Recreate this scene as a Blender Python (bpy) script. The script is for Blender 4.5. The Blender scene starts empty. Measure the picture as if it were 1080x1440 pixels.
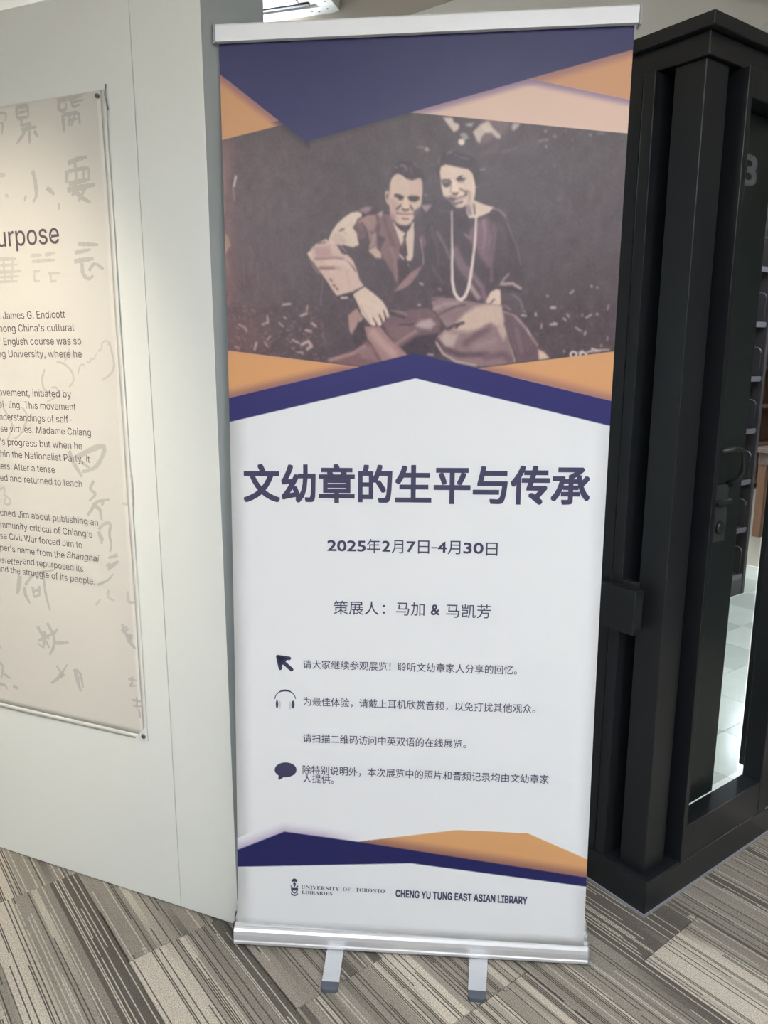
import bpy, bmesh, math, random
import numpy as np
from mathutils import Matrix, Vector
random.seed(7)
SC = bpy.context.scene
COL = SC.collection

# ------------------------------------------------------------------ camera, world, exposure
F, CH = 1082.0, 1.463                       # focal length in pixels, camera height
dn = np.array([-9.0, 5304.0, F]); dn /= np.linalg.norm(dn)
upv = -dn; fw = np.array([0, 0, 1.0]); ya = fw - upv*(fw@upv); ya /= np.linalg.norm(ya); xa = np.cross(ya, upv)
R = np.array([xa, ya, upv]); CAM = np.array([0, 0, CH])
cd = bpy.data.cameras.new('camera'); cam = bpy.data.objects.new('camera', cd); COL.objects.link(cam)
mx = Matrix.Identity(4)
for i in range(3):
    mx[i][0] = R[i][0]; mx[i][1] = -R[i][1]; mx[i][2] = -R[i][2]
mx[0][3], mx[1][3], mx[2][3] = 0, 0, CH
cam.matrix_world = mx
cd.sensor_fit = 'VERTICAL'; cd.sensor_height = 36; cd.lens = 36*F/1440; cd.clip_start = .05
SC.camera = cam
SC.view_settings.view_transform = 'Standard'; SC.view_settings.look = 'None'
SC.view_settings.gamma = 1; SC.view_settings.use_curve_mapping = False
SC.view_settings.exposure = 0.12
w = bpy.data.worlds.new('world'); SC.world = w; w.use_nodes = True
w.node_tree.nodes['Background'].inputs[0].default_value = (.9, .95, 1, 1)
w.node_tree.nodes['Background'].inputs[1].default_value = .5
PANEL_E = 30.0           # luminance of the ceiling panels
SPOT_W = 138.0           # warm track spotlight on the poster
CEIL = 3.0

def ray(px, py): return R@np.array([(px-540)/F, (py-720)/F, 1.0])
def at_z(px, py, z=0.0):
    d = ray(px, py); return CAM + d*((z-CH)/d[2])
def at_plane(px, py, P, n):
    d = ray(px, py); n = np.array(n, float); return CAM + d*(((np.array(P)-CAM)@n)/(d@n))
def proj(p):
    c = (np.asarray(p, float)-CAM)@R
    return 540+F*c[..., 0]/c[..., 2], 720+F*c[..., 1]/c[..., 2]

# ------------------------------------------------------------------ helpers
def lin(c):
    c = np.asarray(c, float)/255.0
    return np.where(c <= .04045, c/12.92, ((c+.055)/1.055)**2.4)
def rgb(*c): return tuple(lin(c))+(1.0,)

def newmat(name):
    m = bpy.data.materials.new(name); m.use_nodes = True
    nt = m.node_tree; b = nt.nodes['Principled BSDF']; return m, nt, b
def mat(name, col, rough=.5, metal=0, noise=.06, nscale=40, bump=0, bscale=200, spec=.5, coat=0, stretch=None):
    m, nt, b = newmat(name)
    tc = nt.nodes.new('ShaderNodeTexCoord'); src = tc.outputs['Object']
    if stretch:
        mp = nt.nodes.new('ShaderNodeMapping'); mp.inputs['Scale'].default_value = stretch
        nt.links.new(src, mp.inputs[0]); src = mp.outputs[0]
    n = nt.nodes.new('ShaderNodeTexNoise'); n.inputs['Scale'].default_value = nscale; n.inputs['Detail'].default_value = 4
    nt.links.new(src, n.inputs['Vector'])
    mr = nt.nodes.new('ShaderNodeMapRange'); mr.inputs[3].default_value = 1-noise; mr.inputs[4].default_value = 1+noise
    nt.links.new(n.outputs['Fac'], mr.inputs[0])
    mm = nt.nodes.new('ShaderNodeVectorMath'); mm.operation = 'SCALE'; mm.inputs[0].default_value = col[:3]
    nt.links.new(mr.outputs[0], mm.inputs['Scale']); nt.links.new(mm.outputs[0], b.inputs['Base Color'])
    b.inputs['Roughness'].default_value = rough; b.inputs['Metallic'].default_value = metal
    b.inputs['Specular IOR Level'].default_value = spec; b.inputs['Coat Weight'].default_value = coat
    if bump:
        n2 = nt.nodes.new('ShaderNodeTexNoise'); n2.inputs['Scale'].default_value = bscale; n2.inputs['Detail'].default_value = 3
        nt.links.new(src, n2.inputs['Vector'])
        bp = nt.nodes.new('ShaderNodeBump'); bp.inputs['Strength'].default_value = bump; bp.inputs['Distance'].default_value = .002
        nt.links.new(n2.outputs['Fac'], bp.inputs['Height']); nt.links.new(bp.outputs[0], b.inputs['Normal'])
    return m

def link(name, me, m=None, parent=None, smooth=False):
    o = bpy.data.objects.new(name, me); COL.objects.link(o)
    if m is not None: me.materials.append(m)
    if parent is not None: o.parent = parent
    if smooth:
        me.polygons.foreach_set('use_smooth', [True]*len(me.polygons))
    return o
def pyobj(name, vs, fs, m, parent=None, smooth=False):
    me = bpy.data.meshes.new(name); me.from_pydata([tuple(map(float, v)) for v in vs], [], fs); me.update()
    return link(name, me, m, parent, smooth)
def empty(name, loc=(0, 0, 0), rz=0, parent=None):
    o = bpy.data.objects.new(name, None); COL.objects.link(o); o.location = loc; o.rotation_euler = (0, 0, rz)
    o.empty_display_size = .05
    if parent: o.parent = parent
    return o
def tag(o, label=None, cat=None, group=None, kind=None):
    if label: o['label'] = label
    if cat: o['category'] = cat
    if group: o['group'] = group
    if kind: o['kind'] = kind
    return o
def bm_box(bm, x0, x1, y0, y1, z0, z1, bev=0):
    b2 = bmesh.new(); bmesh.ops.create_cube(b2, size=1)
    for v in b2.verts:
        v.co = ((x0+x1)/2+v.co.x*(x1-x0), (y0+y1)/2+v.co.y*(y1-y0), (z0+z1)/2+v.co.z*(z1-z0))
    if bev: bmesh.ops.bevel(b2, geom=b2.edges[:], offset=bev, segments=2, affect='EDGES', profile=.5)
    me = bpy.data.meshes.new('t'); b2.to_mesh(me); b2.free(); bm.from_mesh(me); bpy.data.meshes.remove(me)
def boxes(name, lst, m, parent=None, bev=.0015):
    bm = bmesh.new()
    for b in lst: bm_box(bm, *b, bev=bev)
    me = bpy.data.meshes.new(name); bm.to_mesh(me); bm.free()
    return link(name, me, m, parent)
def prism(name, poly, z0, z1, m, parent=None, bev=0):
    n = len(poly); vs = [(x, y, z0) for x, y in poly]+[(x, y, z1) for x, y in poly]
    fs = [tuple(range(n))[::-1], tuple(range(n, 2*n))]+[(i, (i+1) % n, n+(i+1) % n, n+i) for i in range(n)]
    o = pyobj(name, vs, fs, m, parent)
    bm = bmesh.new(); bm.from_mesh(o.data); bmesh.ops.recalc_face_normals(bm, faces=bm.faces[:])
    if bev: bmesh.ops.bevel(bm, geom=bm.edges[:], offset=bev, segments=2, affect='EDGES', profile=.5)
    bm.to_mesh(o.data); bm.free()
    return o
def extrude_profile(name, prof, x0, x1, m, parent=None, smooth=False):
    """prof: list of (y, z); extruded along local x"""
    n = len(prof); vs = [(x0, y, z) for y, z in prof]+[(x1, y, z) for y, z in prof]
    fs = [tuple(range(n)), tuple(range(n, 2*n))[::-1]]+[(i, n+i, n+(i+1) % n, (i+1) % n) for i in range(n)]
    o = pyobj(name, vs, fs, m, parent)
    bm = bmesh.new(); bm.from_mesh(o.data); bmesh.ops.recalc_face_normals(bm, faces=bm.faces[:]); bm.to_mesh(o.data); bm.free()
    return o
def tube(name, pts, r, m, parent=None, seg=12, caps=True):
    P = [Vector(p) for p in pts]; vs = []; fs = []
    up = Vector((0, 0, 1))
    for i, p in enumerate(P):
        t = (P[min(i+1, len(P)-1)]-P[max(i-1, 0)]).normalized()
        a = t.cross(up)
        if a.length < 1e-3: a = t.cross(Vector((1, 0, 0)))
        a.normalize(); b = t.cross(a).normalized()
        rr = r[i] if isinstance(r, (list, tuple)) else r
        for k in range(seg):
            q = 2*math.pi*k/seg; vs.append(p+a*(rr*math.cos(q))+b*(rr*math.sin(q)))
    for i in range(len(P)-1):
        for k in range(seg):
            fs.append((i*seg+k, i*seg+(k+1) % seg, (i+1)*seg+(k+1) % seg, (i+1)*seg+k))
    if caps: fs.append(tuple(range(seg))[::-1]); fs.append(tuple(range((len(P)-1)*seg, len(P)*seg)))
    return pyobj(name, vs, fs, m, parent, smooth=True)
def disc(name, c, n, r, h, m, parent=None, seg=24):
    c = Vector(c); n = Vector(n).normalized()
    return tube(name, [c, c+n*h*.6, c+n*h], [r, r, r*.8], m, parent, seg)

_tc = {}
FONT = [None]
try:                                        # the plain grotesque that ships with Blender, if it is there
    import os
    _p = os.path.join(bpy.utils.system_resource('DATAFILES'), 'fonts', 'Inter.woff2')
    GROT = bpy.data.fonts.load(_p) if os.path.exists(_p) else None
except Exception: GROT = None
def text2d(s, off=0.0, shear=0.0, res=3):
    k = (s, off, shear, res, FONT[0] is None)
    if k in _tc: return _tc[k]
    c = bpy.data.curves.new('lettering', 'FONT'); c.body = s; c.offset = off; c.shear = shear; c.resolution_u = res
    if FONT[0] is not None: c.font = FONT[0]
    o = bpy.data.objects.new('lettering', c); COL.objects.link(o)
    me = bpy.data.meshes.new_from_object(o.evaluated_get(bpy.context.evaluated_depsgraph_get()))
    v = np.array([(q.co.x, q.co.y) for q in me.vertices]); f = [tuple(p.vertices) for p in me.polygons]
    bpy.data.objects.remove(o); bpy.data.curves.remove(c); bpy.data.meshes.remove(me)
    _tc[k] = (v, f); return v, f
def fat2d(s, off, shear):
    v, f = text2d(s, off if off <= .006 else 0.0, shear); v = np.concatenate([v, np.zeros((len(v), 1))], 1)
    if off <= .006: return v, f
    sq = [(-1, -1), (0, -1), (1, -1), (1, 0), (1, 1), (0, 1), (-1, 1), (-1, 0)]   # bold: copies shifted outwards, each a hair prouder
    return merge([(v, f)]+[(v+np.array([a*off, b_*off, (i+1)*6e-6]), f) for i, (a, b_) in enumerate(sq)])
def fit(s, x0, x1, y0, y1, off=0.0, shear=0.0, ref=None):
    """lettering scaled so its outline fills x0..x1 and y0..y1 (y0 bottom); ref: string whose height y0..y1 describes"""
    v, f = fat2d(s, off, shear)
    hv = v if ref is None else fat2d(ref, off, shear)[0]
    b0, b1 = hv[:, 1].min(), hv[:, 1].max(); a0, a1 = v[:, 0].min(), v[:, 0].max()
    return np.stack([x0+(v[:, 0]-a0)/(a1-a0)*(x1-x0), y0+(v[:, 1]-b0)/(b1-b0)*(y1-y0), v[:, 2]], 1), f
def merge(parts):
    V = []; Fc = []; n = 0
    for v, f in parts:
        V.append(v); Fc += [tuple(i+n for i in q) for q in f]; n += len(v)
    return np.concatenate(V), Fc

# ------------------------------------------------------------------ materials
M = {}
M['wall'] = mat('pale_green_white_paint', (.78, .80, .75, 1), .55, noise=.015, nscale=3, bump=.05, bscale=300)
M['wall_end'] = mat('darker_grey_end', (.30, .325, .32, 1), .5, noise=.02, nscale=4)  # end face, a darker grey than the wall panels
M['joint'] = mat('dark_joint', (.25, .26, .25, 1), .7)
M['black'] = mat('black_satin_metal', (.012, .0135, .0155, 1), .32, noise=.12, nscale=6, bump=.03, bscale=60)
M['blackdoor'] = mat('black_green_door_metal', (.012, .017, .016, 1), .30, noise=.12, nscale=5)
M['blacktrim'] = mat('black_trim', (.010, .011, .013, 1), .28)
M['strip'] = mat('steel_edge_strip', (.34, .34, .37, 1), .4, metal=.2)
M['plate'] = mat('grey_bronze_plate', (.035, .040, .038, 1), .45)
M['handle'] = mat('dark_bronze_metal', (.045, .05, .048, 1), .35, metal=.6)
M['numeral'] = mat('grey_vinyl_number', (.10, .115, .12, 1), .5)
M['alu'] = mat('brushed_aluminium', (.78, .79, .81, 1), .33, metal=.55, noise=.05, nscale=30, stretch=(1, 40, 40))
M['bar'] = mat('anodised_bar', (.84, .86, .88, 1), .40, metal=.10, noise=.02)
M['capgrey'] = mat('grey_plastic_cap', (.30, .31, .33, 1), .5)
M['foot'] = mat('silver_painted_foot', (.58, .60, .62, 1), .4, metal=.2)
M['rubber'] = mat('slate_rubber', (.085, .10, .125, 1), .6)
M['darkplastic'] = mat('dark_plastic', (.03, .03, .035, 1), .5)
M['vinyl'] = mat('white_vinyl', (.775, .79, .80, 1), .38, noise=.008, nscale=3)
M['ink'] = mat('navy_ink', (.046, .044, .100, 1), .4)
M['ink_grey'] = mat('grey_ink', (.45, .46, .50, 1), .4)
M['ink_light'] = mat('pale_grey_ink', (.60, .61, .63, 1), .4)
M['paper'] = mat('cream_fabric', (.66, .635, .575, 1), .7, noise=.02, nscale=5, bump=.15, bscale=900)
M['hem'] = mat('pale_hem_fabric', (.66, .66, .61, 1), .7, noise=.02)
M['text'] = mat('aubergine_print', (.12, .09, .11, 1), .6)
M['brush'] = mat('faded_brush_print', (.485, .475, .435, 1), .7)
M['brush2'] = mat('fainter_brush_print', (.545, .52, .465, 1), .7)
M['pin'] = mat('steel_pin', (.22, .21, .19, 1), .35, metal=.8)
M['clip_steel'] = mat('dull_steel', (.33, .34, .31, 1), .4, metal=.7)  # dull steel of the poster clip
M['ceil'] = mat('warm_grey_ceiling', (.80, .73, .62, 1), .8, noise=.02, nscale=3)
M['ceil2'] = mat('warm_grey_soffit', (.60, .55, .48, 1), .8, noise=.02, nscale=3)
M['unit'] = mat('white_plastic_unit', (.80, .80, .76, 1), .45, noise=.01)
M['roomwall'] = mat('room_wall_paint', (.45, .43, .39, 1), .7, noise=.03, nscale=1)
M['subfloor'] = mat('carpet_backing', (.08, .075, .07, 1), .9)
M['tile_a'] = mat('pale_green_vinyl_tile', (.74, .75, .68, 1), .16, noise=.10, nscale=9, bump=.06, bscale=14)
M['tile_b'] = mat('sage_vinyl_tile', (.60, .62, .56, 1), .18, noise=.10, nscale=9, bump=.06, bscale=14)
M['far_carpet'] = mat('beige_carpet', (.42, .37, .31, 1), .95, noise=.1, nscale=90, bump=.4, bscale=300)
M['shelf'] = mat('plum_brown_steel', (.058, .049, .052, 1), .42, noise=.05)
M['lip'] = mat('grey_steel_lip', (.15, .135, .15, 1), .35)
M['wood'] = mat('reddish_brown_wood', (.22, .115, .07, 1), .4, noise=.25, nscale=14, stretch=(1, 1, .15))
M['woodtop'] = mat('brown_laminate', (.19, .13, .11, 1), .35, noise=.15, nscale=20, stretch=(.2, 1, 1))

# emissive diffuser
m, nt, b = newmat('lit_diffuser'); b.inputs['Base Color'].default_value = (.9, .9, .9, 1)
b.inputs['Emission Color'].default_value = (.86, .94, 1.07, 1); b.inputs['Emission Strength'].default_value = PANEL_E; M['diff'] = m
# window-like glass: mirror-ish coat over clear
m, nt, b = newmat('door_glass'); nt.nodes.remove(b); out = nt.nodes['Material Output']
tr = nt.nodes.new('ShaderNodeBsdfTransparent'); tr.inputs[0].default_value = (.86, .89, .87, 1)
gl = nt.nodes.new('ShaderNodeBsdfGlossy'); gl.inputs['Roughness'].default_value = .02
lw = nt.nodes.new('ShaderNodeLayerWeight'); lw.inputs[0].default_value = .5
pw = nt.nodes.new('ShaderNodeMath'); pw.operation = 'POWER'; pw.inputs[1].default_value = 4.0; nt.links.new(lw.outputs['Facing'], pw.inputs[0])
fr = nt.nodes.new('ShaderNodeMath'); fr.operation = 'MULTIPLY_ADD'; fr.inputs[1].default_value = .5; fr.inputs[2].default_value = .03; nt.links.new(pw.outputs[0], fr.inputs[0])
mi = nt.nodes.new('ShaderNodeMixShader'); nt.links.new(fr.outputs[0], mi.inputs[0]); nt.links.new(tr.outputs[0], mi.inputs[1]); nt.links.new(gl.outputs[0], mi.inputs[2])
nt.links.new(mi.outputs[0], out.inputs[0]); M['glass'] = m

# printed art: colours carried per vertex
m, nt, b = newmat('printed_vinyl')
at = nt.nodes.new('ShaderNodeAttribute'); at.attribute_name = 'print'
nt.links.new(at.outputs['Color'], b.inputs['Base Color']); b.inputs['Roughness'].default_value = .38; M['print'] = m

# carpet planks ------------------------------------------------------
def carpet_mat():
    m, nt, b = newmat('striped_carpet'); L = nt.links.new
    def node(t, **k):
        n = nt.nodes.new(t)
        for a, v in k.items(): setattr(n, a, v)
        return n
    def mth(op, a, bb=None, c=None, clamp=False):
        n = node('ShaderNodeMath', operation=op, use_clamp=clamp)
        for i, v in enumerate((a, bb, c)):
            if v is None: continue
            if isinstance(v, (int, float)): n.inputs[i].default_value = v
            else: L(v, n.inputs[i])
        return n.outputs[0]
    tc = node('ShaderNodeTexCoord'); sp = node('ShaderNodeSeparateXYZ'); L(tc.outputs['Object'], sp.inputs[0])
    x, y = sp.outputs[0], sp.outputs[1]
    def prop(nm):
        a = node('ShaderNodeAttribute', attribute_type='OBJECT', attribute_name=nm); return a.outputs['Fac']
    seed, za, zb = prop('seed'), prop('tone_left'), prop('tone_right')
    def comb(a, bb, c):
        n = node('ShaderNodeCombineXYZ')
        for i, v in enumerate((a, bb, c)):
            if isinstance(v, (int, float)): n.inputs[i].default_value = v
            else: L(v, n.inputs[i])
        return n.outputs[0]
    def wn(a, bb, c=0.0):
        n = node('ShaderNodeTexWhiteNoise', noise_dimensions='3D'); L(comb(a, bb, c), n.inputs['Vector'])
        s = node('ShaderNodeSeparateColor'); L(n.outputs['Color'], s.inputs[0]); return s.outputs
    def noise(v, sc, det=2):
        n = node('ShaderNodeTexNoise'); n.inputs['Scale'].default_value = sc; n.inputs['Detail'].default_value = det; L(v, n.inputs['Vector']); return n.outputs['Fac']
    # slightly wobbling tuft rows
    wob = noise(tc.outputs['Object'], 260, 1)
    yw = mth('ADD', y, mth('MULTIPLY', mth('SUBTRACT', wob, .5), .0016))
    yq = mth('DIVIDE', mth('FLOOR', mth('MULTIPLY', yw, 60.0)), 60.0)
    zt = mth('ADD', mth('DIVIDE', yq, .25), .5, clamp=True)
    zone = mth('ADD', mth('MULTIPLY', za, mth('SUBTRACT', 1.0, zt)), mth('MULTIPLY', zb, zt))
    zn = noise(comb(mth('MULTIPLY', x, .7), mth('MULTIPLY', yq, 11.0), mth('MULTIPLY', seed, 31.0)), 1.0, 1)
    zone = mth('ADD', zone, mth('MULTIPLY', mth('SUBTRACT', zn, .5), 1.0), clamp=True)
    # quantise zone per band of tuft rows so edges are straight
    band = mth('FLOOR', mth('MULTIPLY', yw, 60.0)); rb = wn(band, seed, 5.0)
    zone = mth('ADD', zone, mth('MULTIPLY', mth('SUBTRACT', rb[0], .5), .28), clamp=True)
    base = node('ShaderNodeValToRGB'); L(zone, base.inputs[0]); e = base.color_ramp.elements
    e[0].position = .0; e[0].color = (.115, .102, .086, 1); e[1].position = 1; e[1].color = (.56, .50, .415, 1)
    for p, c in ((.30, (.13, .116, .098, 1)), (.36, (.255, .228, .19, 1)), (.66, (.315, .28, .233, 1)), (.74, (.51, .455, .375, 1))):
        q = e.new(p); q.color = c
    # thin stripes
    row = mth('MULTIPLY', yw, 215.0); cell = mth('FLOOR', row); fr = mth('FRACT', row); r = wn(cell, seed, 1.0)
    on = mth('LESS_THAN', r[0], .40)
    run = mth('LESS_THAN', mth('FRACT', mth('ADD', mth('MULTIPLY', x, .9), mth('MULTIPLY', r[1], 3.7))), mth('ADD', .35, mth('MULTIPLY', r[2], .75)))
    wid = mth('MULTIPLY', mth('GREATER_THAN', fr, .18), mth('LESS_THAN', fr, .80))
    line = mth('MULTIPLY', mth('MULTIPLY', on, run), wid)
    isdark = mth('LESS_THAN', zone, .33)
    midl = mth('MULTIPLY', mth('LESS_THAN', zone, .62), mth('GREATER_THAN', wn(cell, seed, 9.0)[0], .62))
    lightline = mth('MAXIMUM', isdark, midl)
    lc = node('ShaderNodeMix', data_type='RGBA'); L(lightline, lc.inputs[0]); lc.inputs[6].default_value = (.075, .066, .055, 1); lc.inputs[7].default_value = (.52, .47, .39, 1)
    c1 = node('ShaderNodeMix', data_type='RGBA'); L(mth('MULTIPLY', line, .9), c1.inputs[0]); L(base.outputs[0], c1.inputs[6]); L(lc.outputs[2], c1.inputs[7])
    # loop pile speckle
    sp1 = noise(tc.outputs['Object'], 380, 2); sp2 = noise(tc.outputs['Object'], 900, 1)
    k = mth('ADD', -.65, mth('ADD', mth('MULTIPLY', sp1, 2.1), mth('MULTIPLY', sp2, 1.2)))
    sc = node('ShaderNodeVectorMath', operation='SCALE'); L(c1.outputs[2], sc.inputs[0]); L(k, sc.inputs['Scale'])
    L(sc.outputs[0], b.inputs['Base Color']); b.inputs['Roughness'].default_value = .95; b.inputs['Specular IOR Level'].default_value = .15
    bp = node('ShaderNodeBump'); bp.inputs['Strength'].default_value = .7; bp.inputs['Distance'].default_value = .003
    L(mth('ADD', sp1, mth('MULTIPLY', fr, .15)), bp.inputs['Height']); L(bp.outputs[0], b.inputs['Normal'])
    return m
M['carpet'] = carpet_mat()

# ------------------------------------------------------------------ floor and carpet planks
floor = tag(boxes('floor', [(-7, 9, -6, 11, -.06, -.0085)], M['subfloor'], bev=0), kind='structure')
CA = math.radians(-52); cs, sn = math.cos(CA), math.sin(CA)
UC = np.array([.692, 1.788, 0]); UA = math.radians(36.1)
dr = np.array([math.cos(UA), math.sin(UA), 0]); dl = np.array([-math.sin(UA), math.cos(UA), 0])
def plank_mesh():
    bm = bmesh.new(); bm_box(bm, -.4992, .4992, -.1243, .1243, -.0085, 0)
    bmesh.ops.bevel(bm, geom=[e for e in bm.edges if all(v.co.z > -.001 for v in e.verts)], offset=.0012, segments=1, affect='EDGES')
    me = bpy.data.meshes.new('carpet_plank'); bm.to_mesh(me); bm.free(); me.materials.append(M['carpet']); return me
pm = plank_mesh()
joint_s = {0: -2.093, 1: -1.672, 2: -1.30, 3: -1.05, 4: -1.22, 5: -.896, 6: -1.45, 7: -.75}
tones = {(0, 0): (1.0, .02), (0, -1): (.55, .42), (1, 0): (.95, .20), (1, -1): (.66, .50), (2, 0): (.35, .60), (2, -1): (.50, .30), (3, 0): (.55, .75),
         (3, -1): (.95, .45), (4, 0): (.55, .30), (4, -1): (.25, .70), (5, 0): (.85, .60), (5, -1): (.20, .25), (6, 0): (.40, .50), (6, -1): (.55, .35), (7, 0): (.5, .45), (7, -1): (.45, .5)}
rc = random.Random(3)
for row in range(-8, 13):
    s0 = joint_s.get(row, rc.uniform(-2, -1))
    for k in range(-3, 4):
        s = s0+k+.5; t = .262+.25*row+.125
        X, Y = s*cs-t*sn, s*sn+t*cs
        q = np.array([X, Y, 0])-UC; u, v = q@dr, q@dl
        if Y < .6 or Y > 4.2 or X < -3.2 or X > 3.4: continue
        if u > .5 and v > .55: continue
        o = bpy.data.objects.new('carpet_plank', pm); COL.objects.link(o); o.parent = floor
        o.location = (X, Y, 0); o.rotation_euler = (0, 0, CA)
        o['seed'] = rc.uniform(0, 9); a, b_ = tones.get((row, k), (rc.uniform(.2, .9), rc.uniform(.2, .8)))
        o['tone_left'] = float(a); o['tone_right'] = float(b_)
# the carpet beyond what can be told apart
boxes('outer_carpet', [(-7, -3.2, -6, 11, -.0085, -.001), (3.4, 9, -6, .6, -.0085, -.001), (-3.2, 3.4, -6, .6, -.0085, -.001), (-3.2, 3.4, 4.4, 11, -.0085, -.001)], M['far_carpet'], floor, bev=0)

# ------------------------------------------------------------------ ceiling, far walls, lights
ceiling = tag(boxes('ceiling', [(-7, 9, -6, 11, CEIL, CEIL+.1)], M['ceil'], bev=0), kind='structure')
tag(boxes('wall_back', [(-7, 9, 11, 11.1, 0, CEIL)], M['roomwall'], bev=0), kind='structure')
tag(boxes('wall_front', [(-7, 9, -6.1, -6, 0, CEIL)], M['roomwall'], bev=0), kind='structure')
tag(boxes('wall_left', [(-7.1, -7, -6, 11, 0, CEIL)], M['roomwall'], bev=0), kind='structure')
tag(boxes('wall_right', [(9, 9.1, -6, 11, 0, CEIL)], M['roomwall'], bev=0), kind='structure')
# lowered soffit to the right
e1, e2 = at_z(568, 24, 2.82), at_z(640, 0, 2.82); d12 = (e2-e1)/np.linalg.norm(e2-e1)
pA, pB = e1-d12*1.2, e2+d12*3.2
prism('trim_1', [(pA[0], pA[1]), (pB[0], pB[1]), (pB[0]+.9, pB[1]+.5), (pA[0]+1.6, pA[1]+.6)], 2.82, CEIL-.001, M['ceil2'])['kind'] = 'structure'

def troffer(x, y, rz, label, sx=1.2, sy=.3, cover=False):  # unseen fixtures, hung low so their tops light the ceiling
    r = tag(empty('ceiling_light', (x, y, CEIL), rz), label, 'ceiling light', 'suspended ceiling lights')
    a, b2 = sx/2, sy/2; z0, z1 = -.42, -.36
    boxes('frame', [(-a-.02, a+.02, b2, b2+.02, z0, z1), (-a-.02, a+.02, -b2-.02, -b2, z0, z1), (-a-.02, -a, -b2, b2, z0, z1), (a, a+.02, -b2, b2, z0, z1)], M['unit'], r)
    boxes('diffuser', [(-a, a, -b2, b2, z0+.008, z1-.004)], M['diff'], r, bev=0)
    if cover: boxes('cover', [(-a-.02, a+.02, -b2-.02, b2+.02, z1+.0005, z1+.012)], M['unit'], r)  # unseen lid added to keep the fixture's light off the ceiling
    for q in (-a*.7, a*.7): tube('rod', [(q, 0, z1), (q, 0, -.001)], .004, M['unit'], r, 8)
    return r
for (x, y, lb) in ((-1.7, -1.2, 'white suspended light hanging from the ceiling behind the viewer, on the partition side'), (.15, -.75, 'white suspended light hanging from the ceiling behind the viewer, over the banner aisle'),
               (1.9, -.4, 'white suspended light hanging from the ceiling to the right of the viewer'), (-1.4, -3.0, 'white suspended light hanging from the ceiling far behind the viewer, left'),
               (2.6, -3.0, 'white suspended light hanging from the ceiling far behind the viewer, right'), (3.75, 7.6, 'white suspended light hanging from the ceiling over the library tables'),
               (4.2, 4.2, 'white suspended light hanging from the ceiling over the tiled library floor'), (-3.0, 5.0, 'white suspended light hanging from the ceiling behind the pale partition'),
               (2.0, 3.2, 'unseen white suspended light added just inside the glazed door to brighten the tiles')):  # last fixture is added to lift the tiled floor
    troffer(x, y, math.radians(36.1) if x > 2 and y > 1 else 0, lb, cover=(x > 1.5 and y > 1))
troffer(2.9, 4.0, math.radians(36.1), 'unseen white suspended light hanging in front of the plum library shelving', cover=True)  # out of sight, lights the library interior
troffer(-.75, 4.2, math.radians(-17), 'short hidden light added behind the partition to brighten the air unit', sx=.9)  # hidden fixture added to light the air unit and ceiling
troffer(.55, 5.1, math.radians(36.1), 'hidden suspended light added between the soffit and the library wall to brighten the ceiling')  # extra fixture screened by the banner, lifts the ceiling brightness
troffer(.5, 6.2, math.radians(36.1), 'hidden suspended light added far behind the banner to brighten the ceiling')  # added out of sight for more light on the ceiling

# warm spotlight on a track, aimed at the poster
sr = tag(empty('track_spotlight', (-1.15, .55, CEIL)), 'white track spotlight on the ceiling aimed at the calligraphy poster', 'spotlight')
boxes('track', [(-.5, .5, -.02, .02, -.03, -.001)], M['unit'], sr)
tube('stem', [(0, 0, -.03), (0, 0, -.14)], .012, M['unit'], sr)
hd = Vector((-1.05, 2.02, 1.14)) - Vector((-1.15, .55, 2.8)); hd.normalize()
tube('lamp_head', [Vector((0, 0, -.14))-hd*.05, Vector((0, 0, -.14))+hd*.02, Vector((0, 0, -.14))+hd*.10], [.03, .05, .055], M['unit'], sr, 20)
ld = bpy.data.lights.new('spot_beam', 'SPOT'); ld.energy = SPOT_W; ld.color = (1, .88, .70); ld.spot_size = math.radians(44); ld.spot_blend = 1.0; ld.shadow_soft_size = .04
lo = bpy.data.objects.new('spot_beam', ld); COL.objects.link(lo); lo.parent = sr; lo.location = Vector((0, 0, -.14))+hd*.12
lo.rotation_euler = hd.to_track_quat('-Z', 'Y').to_euler()

# air conditioning cassette on the ceiling
zu = 2.93; p1, p2 = at_z(372, 32, zu), at_z(480, 17, zu)
dx = (p1-p2)/np.linalg.norm(p1-p2); ang = math.atan2(dx[1], dx[0])     # local +x runs left
ac = tag(empty('air_conditioner', (p2[0], p2[1], zu), ang), 'white square ceiling cassette unit with air slots above the silver banner rail', 'air conditioner')
S = .95
boxes('casing', [(0, S, 0, S, .012, .069)], M['unit'], ac, bev=.004)
bm = bmesh.new()
for (x0, x1, y0, y1) in ((0, S, 0, .075), (0, S, S-.075, S), (0, .075, .075, S-.075), (S-.075, S, .075, S-.075)): bm_box(bm, x0, x1, y0, y1, 0, .014, bev=.003)
me = bpy.data.meshes.new('rim'); bm.to_mesh(me); bm.free(); link('rim', me, M['unit'], ac)
boxes('grille_panel', [(.14, S-.14, .14, S-.14, -.006, .014)], M['unit'], ac, bev=.004)
for i, bx in enumerate(((.11, S-.20, .088, .106), (.11, S-.20, S-.106, S-.088), (.088, .106, .2, S-.2), (S-.106, S-.088, .2, S-.2))):
    boxes('air_slot', [(bx[0], bx[1], bx[2], bx[3], .004, .0135)], M['darkplastic'], ac, bev=.001)
for (x, y) in ((.045, .05), (.09, .035), (.03, .12), (.055, .17), (.12, .045)): disc('screw', (x, y, 0), (0, 0, -1), .005, .002, M['pin'], ac, 10)

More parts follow.
